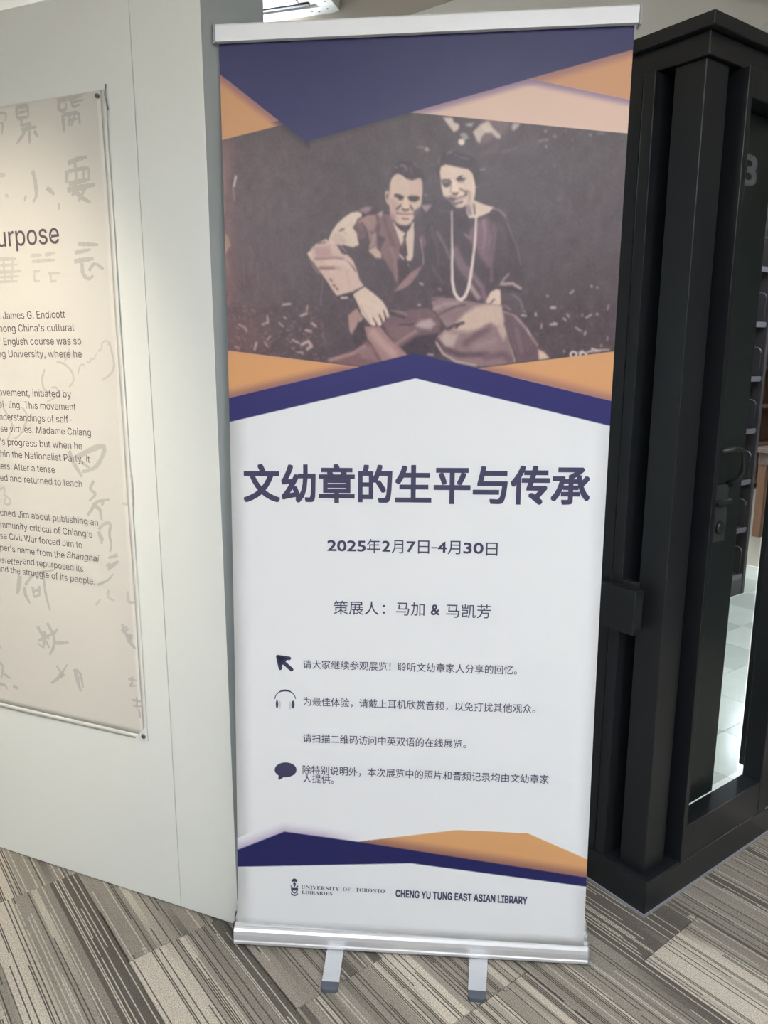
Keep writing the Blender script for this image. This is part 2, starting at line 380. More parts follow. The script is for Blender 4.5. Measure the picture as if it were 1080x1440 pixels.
# ------------------------------------------------------------------ pale partition on the left
WB = np.array([-.379, 1.752, 0]); WD = np.array([.9239, -.3827, 0]); WN = np.array([-.3827, -.9239, 0]) # WN: towards the viewer
WE = np.array([-.268, 1.886, 0]); H = 2.237
def wp(s, z=0, off=0): return WB+WD*s+WN*off+np.array([0, 0, z])
part_ = tag(empty('wall_partition', tuple(WB)), kind='structure')
part_['kind'] = 'structure'
def wsheet(name, s0, s1, m, t=.02, z0=.004, z1=H):
    pts = [wp(s0), wp(s1), wp(s1, 0, -t), wp(s0, 0, -t)]
    o = prism(name, [(p[0]-WB[0], p[1]-WB[1]) for p in pts], z0, z1, m, part_, bev=.0012)
    return o
wsheet('wall_panel', -.1795, 0, M['wall']); wsheet('wall_panel', -1.2795, -.1815, M['wall']); wsheet('wall_panel', -2.48, -1.2815, M['wall'])
core = [wp(-2.48, 0, -.0205), wp(-.02, 0, -.0205), WE+np.array([-.022, -.005, 0]), WE+np.array([-2.4, .95, 0])]
prism('wall_core', [(p[0]-WB[0], p[1]-WB[1]) for p in core], .0, H-.001, M['joint'], part_)
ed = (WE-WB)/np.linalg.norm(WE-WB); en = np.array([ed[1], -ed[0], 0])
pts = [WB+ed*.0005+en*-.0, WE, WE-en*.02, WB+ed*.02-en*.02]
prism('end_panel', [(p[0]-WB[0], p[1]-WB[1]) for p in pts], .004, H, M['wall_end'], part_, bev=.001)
pts = [wp(-2.48, 0, -.004), wp(-.004, 0, -.004), wp(-.012, 0, -.018), wp(-2.48, 0, -.018)]
prism('bottom_strip', [(p[0]-WB[0], p[1]-WB[1]) for p in pts], 0, .006, M['darkplastic'], part_)  # dark strip set back under the panel sheets

# ------------------------------------------------------------------ calligraphy poster
def pxs(px, py):
    q = at_plane(px, py, WB, WN)-WB; return float(q@WD), float(q[2])
PS1t, PZ1 = pxs(147, 127); PS1b, PZ0 = pxs(211, 1042)
PZ1 -= .0; PS1 = -.2535; PS0 = -1.75
def sheet_off(s, z):
    s = np.asarray(s); z = np.asarray(z)
    return .0036+.0012*np.sin(s*9+z*2)+.0012*np.sin(s*17-z*1.3+1)*np.clip((z-PZ0)/1.5, 0, 1)+.0008*np.sin(z*14+s*4)
poster = tag(empty('calligraphy_poster', tuple(wp(-.6, PZ0))), 'cream fabric poster with brush calligraphy and English text pinned on the pale partition', 'poster')
PO = np.array(wp(-.6, PZ0))
def p3(s, z, off=0.0):
    s = np.asarray(s, float); z = np.asarray(z, float); o = sheet_off(s, z)+off
    return WB+WD*s[..., None]+WN*o[..., None]+np.stack([0*z, 0*z, z], -1)-PO
ns, nz = 90, 90; S_, Z_ = np.meshgrid(np.linspace(PS0, PS1-.012, ns), np.linspace(PZ0+.012, PZ1, nz))
V = p3(S_, Z_).reshape(-1, 3); fs = [(j*ns+i, j*ns+i+1, (j+1)*ns+i+1, (j+1)*ns+i) for j in range(nz-1) for i in range(ns-1)]
sh = pyobj('fabric_sheet', V, fs, M['paper'], poster, True)
so = sh.modifiers.new('s', 'SOLIDIFY'); so.thickness = .0008; so.offset = -1
def strip(name, s0, s1, z0, z1, n=60, vertical=True):
    a = np.linspace(0, 1, n)
    if vertical: L_ = p3(np.full(n, s0), z0+(z1-z0)*a, .0002); R_ = p3(np.full(n, s1), z0+(z1-z0)*a, .0002)
    else: L_ = p3(s0+(s1-s0)*a, np.full(n, z0), .0002); R_ = p3(s0+(s1-s0)*a, np.full(n, z1), .0002)
    V = np.concatenate([L_, R_]); o = pyobj(name, V, [(i, i+1, n+i+1, n+i) for i in range(n-1)], M['hem'], poster, True)
    q = o.modifiers.new('s', 'SOLIDIFY'); q.thickness = .0012; q.offset = 0
strip('hem', PS1-.013, PS1, PZ0, PZ1); strip('hem', PS0, PS1-.013, PZ0, PZ0+.013, vertical=False)
# corner tab with grommet, nail at the top
cz = PZ0+.012; cpt = p3(np.array(PS1-.012), np.array(cz), .0012)
n_ = 8; cor = [(PS1-.042, PZ0), (PS1, PZ0), (PS1, PZ0+.045)]
pyobj('corner_tab', p3(np.array([c[0] for c in cor]+[c[0] for c in cor]), np.array([c[1] for c in cor]*2), .0018)+np.array([0, 0, 0]), [(0, 1, 2)], M['vinyl'], poster)
disc('pin', cpt+WN*.001, WN, .0065, .003, M['pin'], poster)
tp = p3(np.array(PS1-.020), np.array(PZ1-.012), .001)
disc('pin', tp, WN, .005, .006, M['pin'], poster)
tube('clip', [tp+WD*.022+np.array([0, 0, .022])-WN*.002, tp+WD*.022+WN*.003, tp+WD*.026+np.array([0, 0, -.03])-WN*.001], .0016, M['clip_steel'], poster, 8)

def poster_text(name, items, m, off=.0006):
    parts = []
    for s, L_, R_, capy, shear, o_ in items:
        (x0, y0), (x1, y1) = pxs(*L_), pxs(*R_)
        v, f = fit(s, x0, x1, y1, y1+capy, o_, shear, ref='H')
        parts.append((v, f))
    v, f = merge(parts)
    return pyobj(name, p3(v[:, 0], v[:, 1], off+v[:, 2]), f, m, poster)
cap = .0175; FONT[0] = GROT
poster_text('printed_heading', [('urpose', (-1, 346), (85, 342), .046, 0, .004)], M['text'])
body = [('. James G. Endicott', 1, 93, 447), ("mong China's cultural", -2, 106, 465.5), ('" English course was so', 0, 116, 484.6), ('ng University, where he', -1, 116.5, 502.7)]
poster_text('printed_paragraph', [(s, (a, y), (b2, y), cap, 0, .0) for s, a, b2, y in body], M['text'])
body = [('lovement, initiated by', -2, 101, 559), ('ei-ling. This movement', 1, 107.5, 577), ('understandings of self-', -3, 102, 594.8), ('ese virtues. Madame Chiang', -1, 129, 613), ("nt's progress but when he", -5, 117, 632), ('thin the Nationalist Party, it', 1, 128, 650.5), ('ders. After a tense', -1, 79, 665), ('ned and returned to teach', -1, 117, 685)]
poster_text('printed_paragraph', [(s, (a, y), (b2, y), cap, 0, .0) for s, a, b2, y in body], M['text'])
body = [('ached Jim about publishing an', -1, 139.5, 739), ("ommunity critical of Chiang's", -1, 131, 755.8), ('ese Civil War forced Jim to', -1, 116.7, 770.8)]
it = [(s, (a, y), (b2, y), cap, 0, .0) for s, a, b2, y in body]
it += [("aper's name from the", (-1, 790), (92, 785), cap, 0, 0), ('Shanghai', (95.5, 790), (141, 790), cap, .25, 0), ('wsletter', (-1, 804), (34, 795), cap, .25, 0), ('and repurposed its', (36, 804), (118, 804), cap, 0, 0), ('and the struggle of its people.', (1, 822), (134.5, 822), cap, 0, 0)]
poster_text('printed_paragraph', it, M['text'])

FONT[0] = None
def brush_strokes(name, strokes, m, off=.0003):
    V = []; Fc = []
    for wpx, pts in strokes:
        P = np.array([pxs(*p) for p in pts]); n = len(P)
        # resample
        seg = np.r_[0, np.cumsum(np.linalg.norm(np.diff(P, axis=0), axis=1))]; tt = np.linspace(0, seg[-1], 14)
        Q = np.stack([np.interp(tt, seg, P[:, 0]), np.interp(tt, seg, P[:, 1])], 1)
        for _ in range(2): Q[1:-1] = (Q[:-2]+2*Q[1:-1]+Q[2:])/4
        T = np.gradient(Q, axis=0); T /= np.linalg.norm(T, axis=1)[:, None]+1e-9; N_ = np.stack([-T[:, 1], T[:, 0]], 1)
        wv = wpx*.0023*.5*(.55+.45*np.sin(np.linspace(.25, 1, 14)*math.pi))*(1+.12*np.sin(np.arange(14)*2.1))
        k = len(V); A = p3(*(Q+N_*wv[:, None]).T, off); B_ = p3(*(Q-N_*wv[:, None]).T, off)
        V += list(A)+list(B_); Fc += [(k+i, k+i+1, k+14+i+1, k+14+i) for i in range(13)]
        # round ends
    return pyobj(name, V, Fc, m, poster)
def cr(ox, oy, sc, w, *pts): return (w, [(ox+x/sc, oy+y/sc) for x, y in pts])
a = lambda w, *p: cr(0, 120, 4.5, w, *p)
brush_strokes('brush_character', [a(3, (0, 175), (50, 180), (45, 230)), a(3, (0, 245), (30, 240), (22, 310))], M['brush'])
brush_strokes('brush_character', [a(4, (115, 145), (120, 215)), a(4, (115, 145), (185, 130), (190, 200)), a(3, (120, 180), (185, 165)), a(4, (120, 215), (185, 205)), a(3, (150, 215), (140, 260), (205, 240)), a(4, (145, 285), (240, 265)), a(4, (205, 240), (165, 300)), a(4, (165, 300), (115, 372)), a(4, (195, 290), (195, 370)), a(4, (225, 290), (248, 330))], M['brush'])
brush_strokes('brush_character', [a(4, (370, 100), (450, 85), (530, 70)), a(4, (385, 105), (375, 150), (400, 170), (430, 150), (425, 115)), a(3, (455, 90), (470, 140), (515, 125)), a(3, (470, 110), (540, 95)), a(4, (405, 190), (415, 300)), a(4, (405, 190), (510, 175), (515, 250)), a(3, (450, 195), (445, 260)), a(3, (480, 190), (460, 260)), a(3, (440, 225), (500, 215))], M['brush'])
brush_strokes('brush_character', [a(5, (0, 572), (40, 568)), a(4, (40, 690), (60, 712))], M['brush2'])
brush_strokes('brush_character', [a(5, (212, 540), (228, 600), (238, 700), (215, 742)), a(5, (300, 650), (350, 690)), a(3, (170, 700), (160, 735))], M['brush'])
brush_strokes('brush_character', [a(5, (435, 495), (500, 470), (558, 455)), a(5, (430, 540), (425, 620)), a(4, (480, 480), (490, 600)), a(4, (440, 545), (570, 520), (570, 600)), a(5, (440, 625), (580, 595)), a(4, (540, 520), (535, 600)), a(6, (430, 665), (610, 630)), a(5, (500, 640), (460, 700)), a(5, (470, 660), (520, 710), (580, 742)), a(4, (555, 640), (500, 735)), a(3, (375, 745), (378, 790))], M['brush'])
brush_strokes('brush_character', [a(4, (0, 1100), (110, 1100)), a(3, (10, 1140), (120, 1135)), a(4, (0, 1185), (145, 1175)), a(3, (10, 1215), (130, 1210)), a(3, (0, 1245), (120, 1240)), a(3, (30, 1090), (40, 1250)), a(3, (90, 1085), (85, 1250))], M['brush2'])
brush_strokes('brush_character', [a(4, (200, 1080), (270, 1075)), a(4, (290, 1075), (355, 1060)), a(4, (210, 1115), (355, 1105)), a(3, (225, 1190), (225, 1240), (260, 1240)), a(3, (310, 1190), (385, 1190)), a(3, (325, 1195), (330, 1245), (365, 1235)), a(3, (215, 1180), (260, 1175))], M['brush2'])
brush_strokes('brush_character', [a(4, (500, 1005), (630, 1010)), a(4, (480, 1060), (580, 1040)), a(5, (475, 1115), (600, 1098)), a(5, (525, 1125), (530, 1200), (570, 1230), (600, 1205)), a(4, (570, 1175), (600, 1130), (625, 1135)), a(4, (625, 1135), (665, 1165))], M['brush'])
a = lambda w, *p: cr(0, 440, 4.8, w, *p)
brush_strokes('handwritten_signature', [a(3, (305, 380), (285, 450), (300, 520), (350, 545)), a(2, (350, 505), (385, 500), (400, 540), (365, 545)), a(2, (320, 600), (400, 560)), a(3, (385, 330), (440, 340), (495, 400), (505, 460), (470, 500)), a(3, (475, 245), (440, 330)), a(2, (530, 415), (545, 350), (575, 345), (580, 380)), a(2, (590, 330), (610, 340), (625, 300), (640, 320), (660, 270)), a(2, (670, 260), (700, 240), (690, 210), (730, 180), (740, 220)), a(3, (745, 190), (770, 280), (785, 360), (765, 410), (695, 455))], M['brush2'])
brush_strokes('brush_character', [a(3, (30, 640), (100, 760), (60, 860)), a(3, (160, 640), (200, 700), (150, 820), (110, 850))], M['brush2'])
brush_strokes('brush_character', [a(6, (470, 930), (500, 1010), (560, 1105)), a(6, (520, 975), (620, 920), (730, 880), (690, 990), (650, 1060), (560, 1070)), a(4, (545, 1000), (630, 1060))], M['brush'])
a = lambda w, *p: cr(0, 600, 4.5, w, *p)
brush_strokes('brush_character', [a(3, (0, 400), (40, 380), (35, 440)), a(3, (40, 430), (85, 470), (60, 500), (30, 480), (50, 440))], M['brush2'])
brush_strokes('brush_character', [a(4, (600, 340), (570, 400), (620, 420), (570, 470)), a(4, (560, 560), (620, 470), (700, 460)), a(5, (590, 490), (640, 520), (650, 590)), a(3, (600, 480), (590, 530)), a(4, (660, 470), (650, 500))], M['brush'])
brush_strokes('brush_character', [a(4, (630, 650), (660, 610), (715, 600), (690, 690), (720, 740), (700, 790)), a(5, (630, 660), (650, 740)), a(4, (640, 680), (660, 720)), a(5, (680, 870), (700, 890), (755, 850)), a(3, (700, 860), (690, 910)), a(3, (620, 1000), (690, 970), (720, 930)), a(4, (750, 810), (690, 830))], M['brush'])
brush_strokes('brush_character', [a(5, (828, 300), (835, 400), (845, 490)), a(3, (780, 485), (850, 492)), a(3, (820, 420), (850, 410))], M['brush2'])
brush_strokes('brush_character', [a(7, (135, 940), (130, 1000), (120, 1055)), a(5, (165, 1010), (170, 1060), (200, 1115)), a(4, (170, 1000), (215, 930), (345, 905)), a(4, (280, 930), (295, 1050), (325, 1160)), a(4, (215, 1010), (225, 1075)), a(4, (255, 1005), (260, 1060)), a(4, (215, 1040), (265, 1025)), a(3, (225, 1075), (265, 1060))], M['brush'])
brush_strokes('brush_character', [a(4, (690, 1030), (685, 1080), (730, 1100)), a(3, (610, 1130), (640, 1090)), a(4, (812, 1040), (815, 1110), (885, 1112))], M['brush2'])
a = lambda w, *p: cr(0, 820, 3, w, *p)
brush_strokes('brush_character', [a(5, (165, 180), (185, 215), (215, 270)), a(4, (170, 240), (240, 205)), a(5, (195, 200), (190, 270)), a(3, (190, 270), (165, 250)), a(5, (205, 165), (235, 220), (235, 265), (215, 300)), a(5, (230, 250), (295, 248)), a(4, (225, 220), (250, 190)), a(3, (200, 215), (215, 235))], M['brush'])
brush_strokes('brush_character', [a(3, (245, 345), (265, 380), (290, 340)), a(5, (255, 390), (280, 375), (222, 420)), a(6, (320, 360), (335, 420), (345, 455)), a(4, (325, 362), (345, 380), (355, 440)), a(3, (330, 400), (348, 395))], M['brush'])
brush_strokes('brush_character', [a(4, (0, 330), (20, 350), (10, 400)), a(4, (20, 380), (50, 400)), a(5, (60, 430), (82, 443)), a(4, (0, 420), (30, 430), (35, 445)), a(3, (0, 270), (12, 268))], M['brush'])
brush_strokes('brush_character', [a(4, (520, 170), (525, 210), (545, 190)), a(5, (535, 210), (550, 250), (560, 215), (540, 225)), a(5, (545, 240), (575, 275)), a(3, (515, 200), (540, 180))], M['brush'])
brush_strokes('brush_character', [a(3, (545, 402), (580, 408)), a(3, (562, 390), (562, 425), (545, 432), (580, 430))], M['brush'])
brush_strokes('brush_character', [a(3, (560, 490), (598, 497)), a(3, (580, 478), (582, 530)), a(3, (565, 515), (600, 518)), a(3, (590, 530), (595, 565))], M['brush'])

# ------------------------------------------------------------------ black glazed corner frame and door (local axes: u along x, v along y)
fr_ = tag(empty('wall_glazed_frame', tuple(UC), UA), kind='structure')
B = M['black']; LU, LV = 3.2, 1.6
def lprism(name, ins, d, z0, z1, m, bev=.002):
    return prism(name, [(ins, ins), (LU, ins), (LU, ins+d), (ins+d, ins+d), (ins+d, LV), (ins, LV)], z0, z1, m, fr_, bev=bev)
lprism('plinth', 0, .13, .001, .0945, B)
lprism('floor_strip', -.0028, .0025, .0005, .009, M['strip'], bev=0)
lprism('cornice', 0, .30, 2.146, 2.175, B)
lprism('fascia', .018, .14, 2.097, 2.1458, B)
boxes('corner_post', [(.030, .118, .030, .108, .095, 2.0965)], B, fr_, bev=.002)
boxes('recess_lining', [(.105, .150, .090, .135, .095, 2.0965), (.090, .135, .105, .1415, .095, 2.0965)], M['blacktrim'], fr_, bev=0)
boxes('frame_stile', [(.006, .10, .142, .173, .095, 2.0965)], B, fr_, bev=.0015)
boxes('frame_stile', [(.008, .10, .1765, .262, .095, 2.0965)], B, fr_, bev=.0015)
boxes('side_rail', [(.02, .09, .2625, LV, .095, .22)], B, fr_); boxes('side_rail', [(.02, .09, .2625, LV, 2.0, 2.0965)], B, fr_)
boxes('side_stile', [(.02, .09, LV-.09, LV, .2205, 1.9995)], B, fr_)
boxes('side_pane', [(.05, .056, .2625, LV-.09, .2205, 1.9995)], M['glass'], fr_, bev=0)
boxes('jamb', [(.152, .171, -.0, .130, .095, 2.0965)], M['blacktrim'], fr_, bev=.0015)
boxes('sill', [(.1715, .5545, .002, .0595, .095, .2)], B, fr_, bev=.002)
boxes('header', [(.1715, .5545, .002, .105, 2.035, 2.0965)], B, fr_, bev=.002)
boxes('mullion', [(.555, .605, 0, .0595, .095, 2.0965)], B, fr_, bev=.0025)
boxes('sill', [(.6055, 1.5, .002, .0595, .095, .2)], B, fr_, bev=.002); boxes('header', [(.6055, 1.5, .002, .105, 2.035, 2.0965)], B, fr_, bev=.002)
boxes('mullion', [(1.5005, 1.56, 0, .13, .095, 2.0965)], B, fr_, bev=.0025)
boxes('panel_stile', [(.6055, .72, .06, .10, .2005, 2.0345)], M['blackdoor'], fr_); boxes('panel_stile', [(1.385, 1.5, .06, .10, .2005, 2.0345)], M['blackdoor'], fr_)
boxes('pane', [(.7205, 1.3845, .076, .082, .2005, 2.0345)], M['glass'], fr_, bev=0)
boxes('wall_infill', [(1.5605, LU, .05, .12, .095, 2.0965)], M['roomwall'], fr_, bev=0)
boxes('plinth_rim', [(.002, .014, .002, .141, .0948, .1015), (.0142, .151, .002, .014, .0948, .1015)], B, fr_, bev=.001)
# lock box on the left stile
boxes('lock_box', [(-.028, .0055, .074, .205, .771, .888)], B, fr_, bev=.003)
boxes('lock_tab', [(.006, .0295, .104, .141, .850, .897)], M['handle'], fr_, bev=.002)
boxes('box_lip', [(-.0245, -.0005, .0715, .0738, .79, .87)], M['handle'], fr_, bev=.0005)
door = tag(empty('door_1', tuple(UC), UA), kind='structure')
Dm = M['blackdoor']
boxes('door_stile', [(.1725, .391, .060, .100, .2015, 2.034)], Dm, door, bev=.002)
boxes('door_rail', [(.3915, .554, .060, .100, 1.95, 2.034)], Dm, door, bev=.002)
boxes('door_pane', [(.3915, .554, .076, .082, .2015, 1.9495)], M['glass'], door, bev=0)
v, f = fit('3', .257, .325, 1.870, 1.942, .02)
pyobj('number', [(x, .0592-l_, z) for x, z, l_ in v], f, M['numeral'], door)
boxes('handle_plate', [(.240, .318, .052, .0597, .975, 1.130)], M['plate'], door, bev=.003)
arc = [(.242, .055, 1.218), (.250, .030, 1.226), (.285, .022, 1.228), (.310, .020, 1.220), (.321, .020, 1.200), (.323, .022, 1.165), (.321, .035, 1.140), (.318, .055, 1.128)]
tube('door_handle', arc, [.009, .008, .007, .007, .007, .007, .008, .009], M['handle'], door, 12)
disc('lock_cylinder', (.285, .052, 1.015), (0, -1, 0), .017, .008, M['handle'], door)
boxes('latch_lever', [(.246, .312, .034, .0518, 1.078, 1.092)], M['handle'], door, bev=.004)

# ------------------------------------------------------------------ library beyond the door
fin = tag(empty('floor_tiled', tuple(UC), UA), kind='structure')
boxes('tile_bed', [(.14, 3.575, .14, 5.4, -.004, .0005)], M['subfloor'], fin, bev=0)
T = .3048
tms = []
for k in ('tile_a', 'tile_b'):
    bm = bmesh.new(); bm_box(bm, .0006, T-.0006, .0006, T-.0006, .0006, .0040)
    bmesh.ops.bevel(bm, geom=[e for e in bm.edges if all(v_.co.z > .003 for v_ in e.verts)], offset=.0006, segments=1, affect='EDGES')
    me = bpy.data.meshes.new('floor_tile'); bm.to_mesh(me); bm.free(); me.materials.append(M[k]); tms.append(me)
for i in range(11):
    for j in range(15):
        u0, v0 = 3.575-(i+1)*T, .14+j*T
        if u0 < .13: continue
        o = bpy.data.objects.new('floor_tile', tms[1 if (i+j) % 2 and (i*7+j*3) % 5 > 0 else 0]); COL.objects.link(o); o.parent = fin; o.location = (u0, v0, 0)
boxes('edge_strip', [(3.576, 3.598, .14, 5.4, .0, .006)], M['unit'], fin, bev=.001)
boxes('beige_carpet', [(3.5985, 7.0, -.2, 7, -.004, .003)], M['far_carpet'], fin, bev=0)

sh = tag(empty('library_shelf', tuple(UC+dr*2.4+dl*1.37), UA), 'dark plum metal library shelving seen through the glass of the black door', 'shelf')
X0, X1 = -.6, .536; Dp = .32
boxes('end_upright', [(X1-.03, X1, 0, Dp, .005, 2.25)], M['shelf'], sh, bev=.004)
boxes('end_upright', [(X0, X0+.03, 0, Dp, .005, 2.25)], M['shelf'], sh, bev=.004)
boxes('back_panel', [(X0+.031, X1-.031, Dp-.012, Dp, .09, 2.25)], M['shelf'], sh, bev=0)
boxes('base', [(X0+.031, X1-.031, .004, Dp-.013, .005, .115)], M['shelf'], sh, bev=.002)
for z in (.136, .432, .728, 1.035, 1.340, 1.650, 1.955):
    bo = boxes('shelf_board', [(X0+.031, X1-.031, .006, Dp-.013, z-.018, z-.002)], M['shelf'], sh, bev=.001)
    boxes('shelf_lip', [(X0+.031, X1-.05, .0, .0055, z-.026, z+.004)], M['lip'], bo, bev=.0008)
    r_ = .03; poly = [(.012, z), (Dp-.02, z), (Dp-.02, z+.17)]+[(.012+r_-r_*math.cos(q), z+.17-r_+r_*math.sin(q)) for q in (math.pi/2, math.pi/3, math.pi/6, 0)]
    n = len(poly); xs = (X1-.056, X1-.052)
    vs = [(xs[0], y, zz) for y, zz in poly]+[(xs[1], y, zz) for y, zz in poly]
    br = pyobj('end_bracket', vs, [tuple(range(n)), tuple(range(n, 2*n))[::-1]]+[(i, n+i, n+(i+1) % n, (i+1) % n) for i in range(n)], M['shelf'], bo)
    tube('bracket_rim', [(X1-.054, y, zz) for y, zz in poly[2:]], .004, M['lip'], bo, 6)
    disc('rivet', (X1-.057, .075, z+.125), (-1, 0, 0), .008, .003, M['lip'], bo, 10)

tb = tag(empty('library_table', (3.02, 6.17, .003), UA), 'brown wooden library table with square legs beyond the shelving', 'table')
ct, st = math.cos(UA), math.sin(UA)
boxes('tabletop', [(-.05, 1.5, -.85, .05, .70, .735)], M['woodtop'], tb, bev=.004)
boxes('apron', [(0, 1.45, -.80, -.78, .60, .699), (0, 1.45, -.02, .0, .60, .699), (0, .02, -.779, -.021, .60, .699)], M['woodtop'], tb, bev=.002)
for (x, y) in ((0.02, -.06), (1.40, -.06), (.02, -.78), (1.40, -.78)): boxes('leg', [(x, x+.065, y, y+.065, 0, .60)], M['wood'], tb, bev=.004)

bc = tag(empty('bookcase', (3.9, 8.3, .003), UA), 'far wooden bookcase with rows of pale books behind the library table', 'bookcase')
boxes('side', [(-.9, -.87, 0, .3, 0, 2.1)], M['wood'], bc); boxes('side', [(.87, .9, 0, .3, 0, 2.1)], M['wood'], bc)
boxes('back', [(-.87, .87, .285, .3, 0, 2.1)], M['wood'], bc, bev=0)
rb_ = random.Random(5); shelfz = (.08, .50, .92, 1.34, 1.76)
for z in shelfz: boxes('shelf_board', [(-.869, .869, .0, .284, z-.025, z)], M['wood'], bc)
bmats = [mat('book_cloth_%s' % k, c, .6) for k, c in (('cream', (.55, .53, .46, 1)), ('grey', (.35, .36, .36, 1)), ('green', (.10, .14, .12, 1)), ('white', (.68, .68, .64, 1)), ('brown', (.2, .14, .11, 1)))]
bn = ['cream', 'grey', 'dark green', 'white', 'brown']
rows_ = ['lowest', 'second', 'third', 'fourth', 'top']
for zi, z in enumerate(shelfz):
    if zi == 0: continue
    x = -.86
    while x < -.05:
        wv = rb_.uniform(.025, .05); hh = rb_.uniform(.24, .33); q = rb_.randrange(5)
        o = empty('book', (0, 0, 0)); bpy.data.objects.remove(o)
        qx = proj(np.array([3.9+ct*x, 8.3+st*x, z]))[0]
        if qx < 1040 or qx > 1092: x += wv; continue
        P0 = Vector((3.9, 8.3, .003))+Vector((ct*x-st*.03, st*x+ct*.03, z+.0005))
        bm = bmesh.new(); bm_box(bm, 0, wv-.002, 0, .2, 0, hh, bev=.003); me = bpy.data.meshes.new('book'); bm.to_mesh(me); bm.free()
        o = link('book', me, bmats[q]); o.location = P0; o.rotation_euler = (0, 0, UA)
        tag(o, 'upright %s book on the %s shelf of the far bookcase' % (bn[q], rows_[zi]), 'book', '%s books on the %s shelf of the far bookcase' % (bn[q], rows_[zi]))
        x += wv

# ------------------------------------------------------------------ roll-up banner
TL, TR, BL, BR = [np.array(p) for p in ((-.348, 1.779, 2.102), (.500, 1.7035, 2.110), (-.367, 1.698, .057), (.487, 1.622, .0646))]
BN = np.cross(BL-TL, TR-TL); BN /= np.linalg.norm(BN)
if BN[1] > 0: BN = -BN
def bsurf(u, v, off=0.0):
    u = np.asarray(u, float)[..., None]; v = np.asarray(v, float)[..., None]
    return TL*(1-u)*(1-v)+TR*u*(1-v)+BL*(1-u)*v+BR*u*v+BN*off
def b_inv(px, py):
    u, v = .5, .5
    for _ in range(12):
        x, y = proj(bsurf(u, v)); e = 1e-4
        xu, yu = proj(bsurf(u+e, v)); xv, yv = proj(bsurf(u, v+e))
        J = np.array([[(xu-x)/e, (xv-x)/e], [(yu-y)/e, (yv-y)/e]]).reshape(2, 2)
        d = np.linalg.solve(J, np.array([px-x, py-y]).reshape(2)); u += d[0]; v += d[1]
    return float(u), float(v)
BO = (BL+BR)/2; BO[2] = 0
ban = tag(empty('roll_up_banner', tuple(BO)), 'tall white and navy roll-up banner with vintage couple photograph on silver stand', 'banner')
def warp(u, v): return .5+(u-.5)*(1-.0135*np.sin(np.clip(v, 0, 1)*math.pi)**.8)
def bgrid(name, u0, u1, v0, v1, nu, nv, off, m, warped=True):
    U, Vv = np.meshgrid(np.linspace(u0, u1, nu), np.linspace(v0, v1, nv)); W_ = warp(U, Vv) if warped else U
    P = bsurf(W_, Vv, off).reshape(-1, 3)
    me = bpy.data.meshes.new(name); me.vertices.add(nu*nv); me.vertices.foreach_set('co', (P-BO).astype(np.float32).ravel())
    I = np.arange(nu*nv).reshape(nv, nu); q = np.stack([I[:-1, :-1], I[1:, :-1], I[1:, 1:], I[:-1, 1:]], -1).reshape(-1, 4)
    me.loops.add(q.size); me.loops.foreach_set('vertex_index', q.ravel().astype(np.int32)); me.polygons.add(len(q))
    me.polygons.foreach_set('loop_start', np.arange(0, q.size, 4, dtype=np.int32)); me.polygons.foreach_set('loop_total', np.full(len(q), 4, np.int32))
    me.update(); me.validate(); me.materials.append(m)
    return me, P
me, _ = bgrid('banner_sheet', 0, 1, -.012, 1.004, 20, 80, 0, M['vinyl']); sheet = link('banner_sheet', me, None, ban, True)
so = sheet.modifiers.new('s', 'SOLIDIFY'); so.thickness = .0006; so.offset = 1 if False else -1

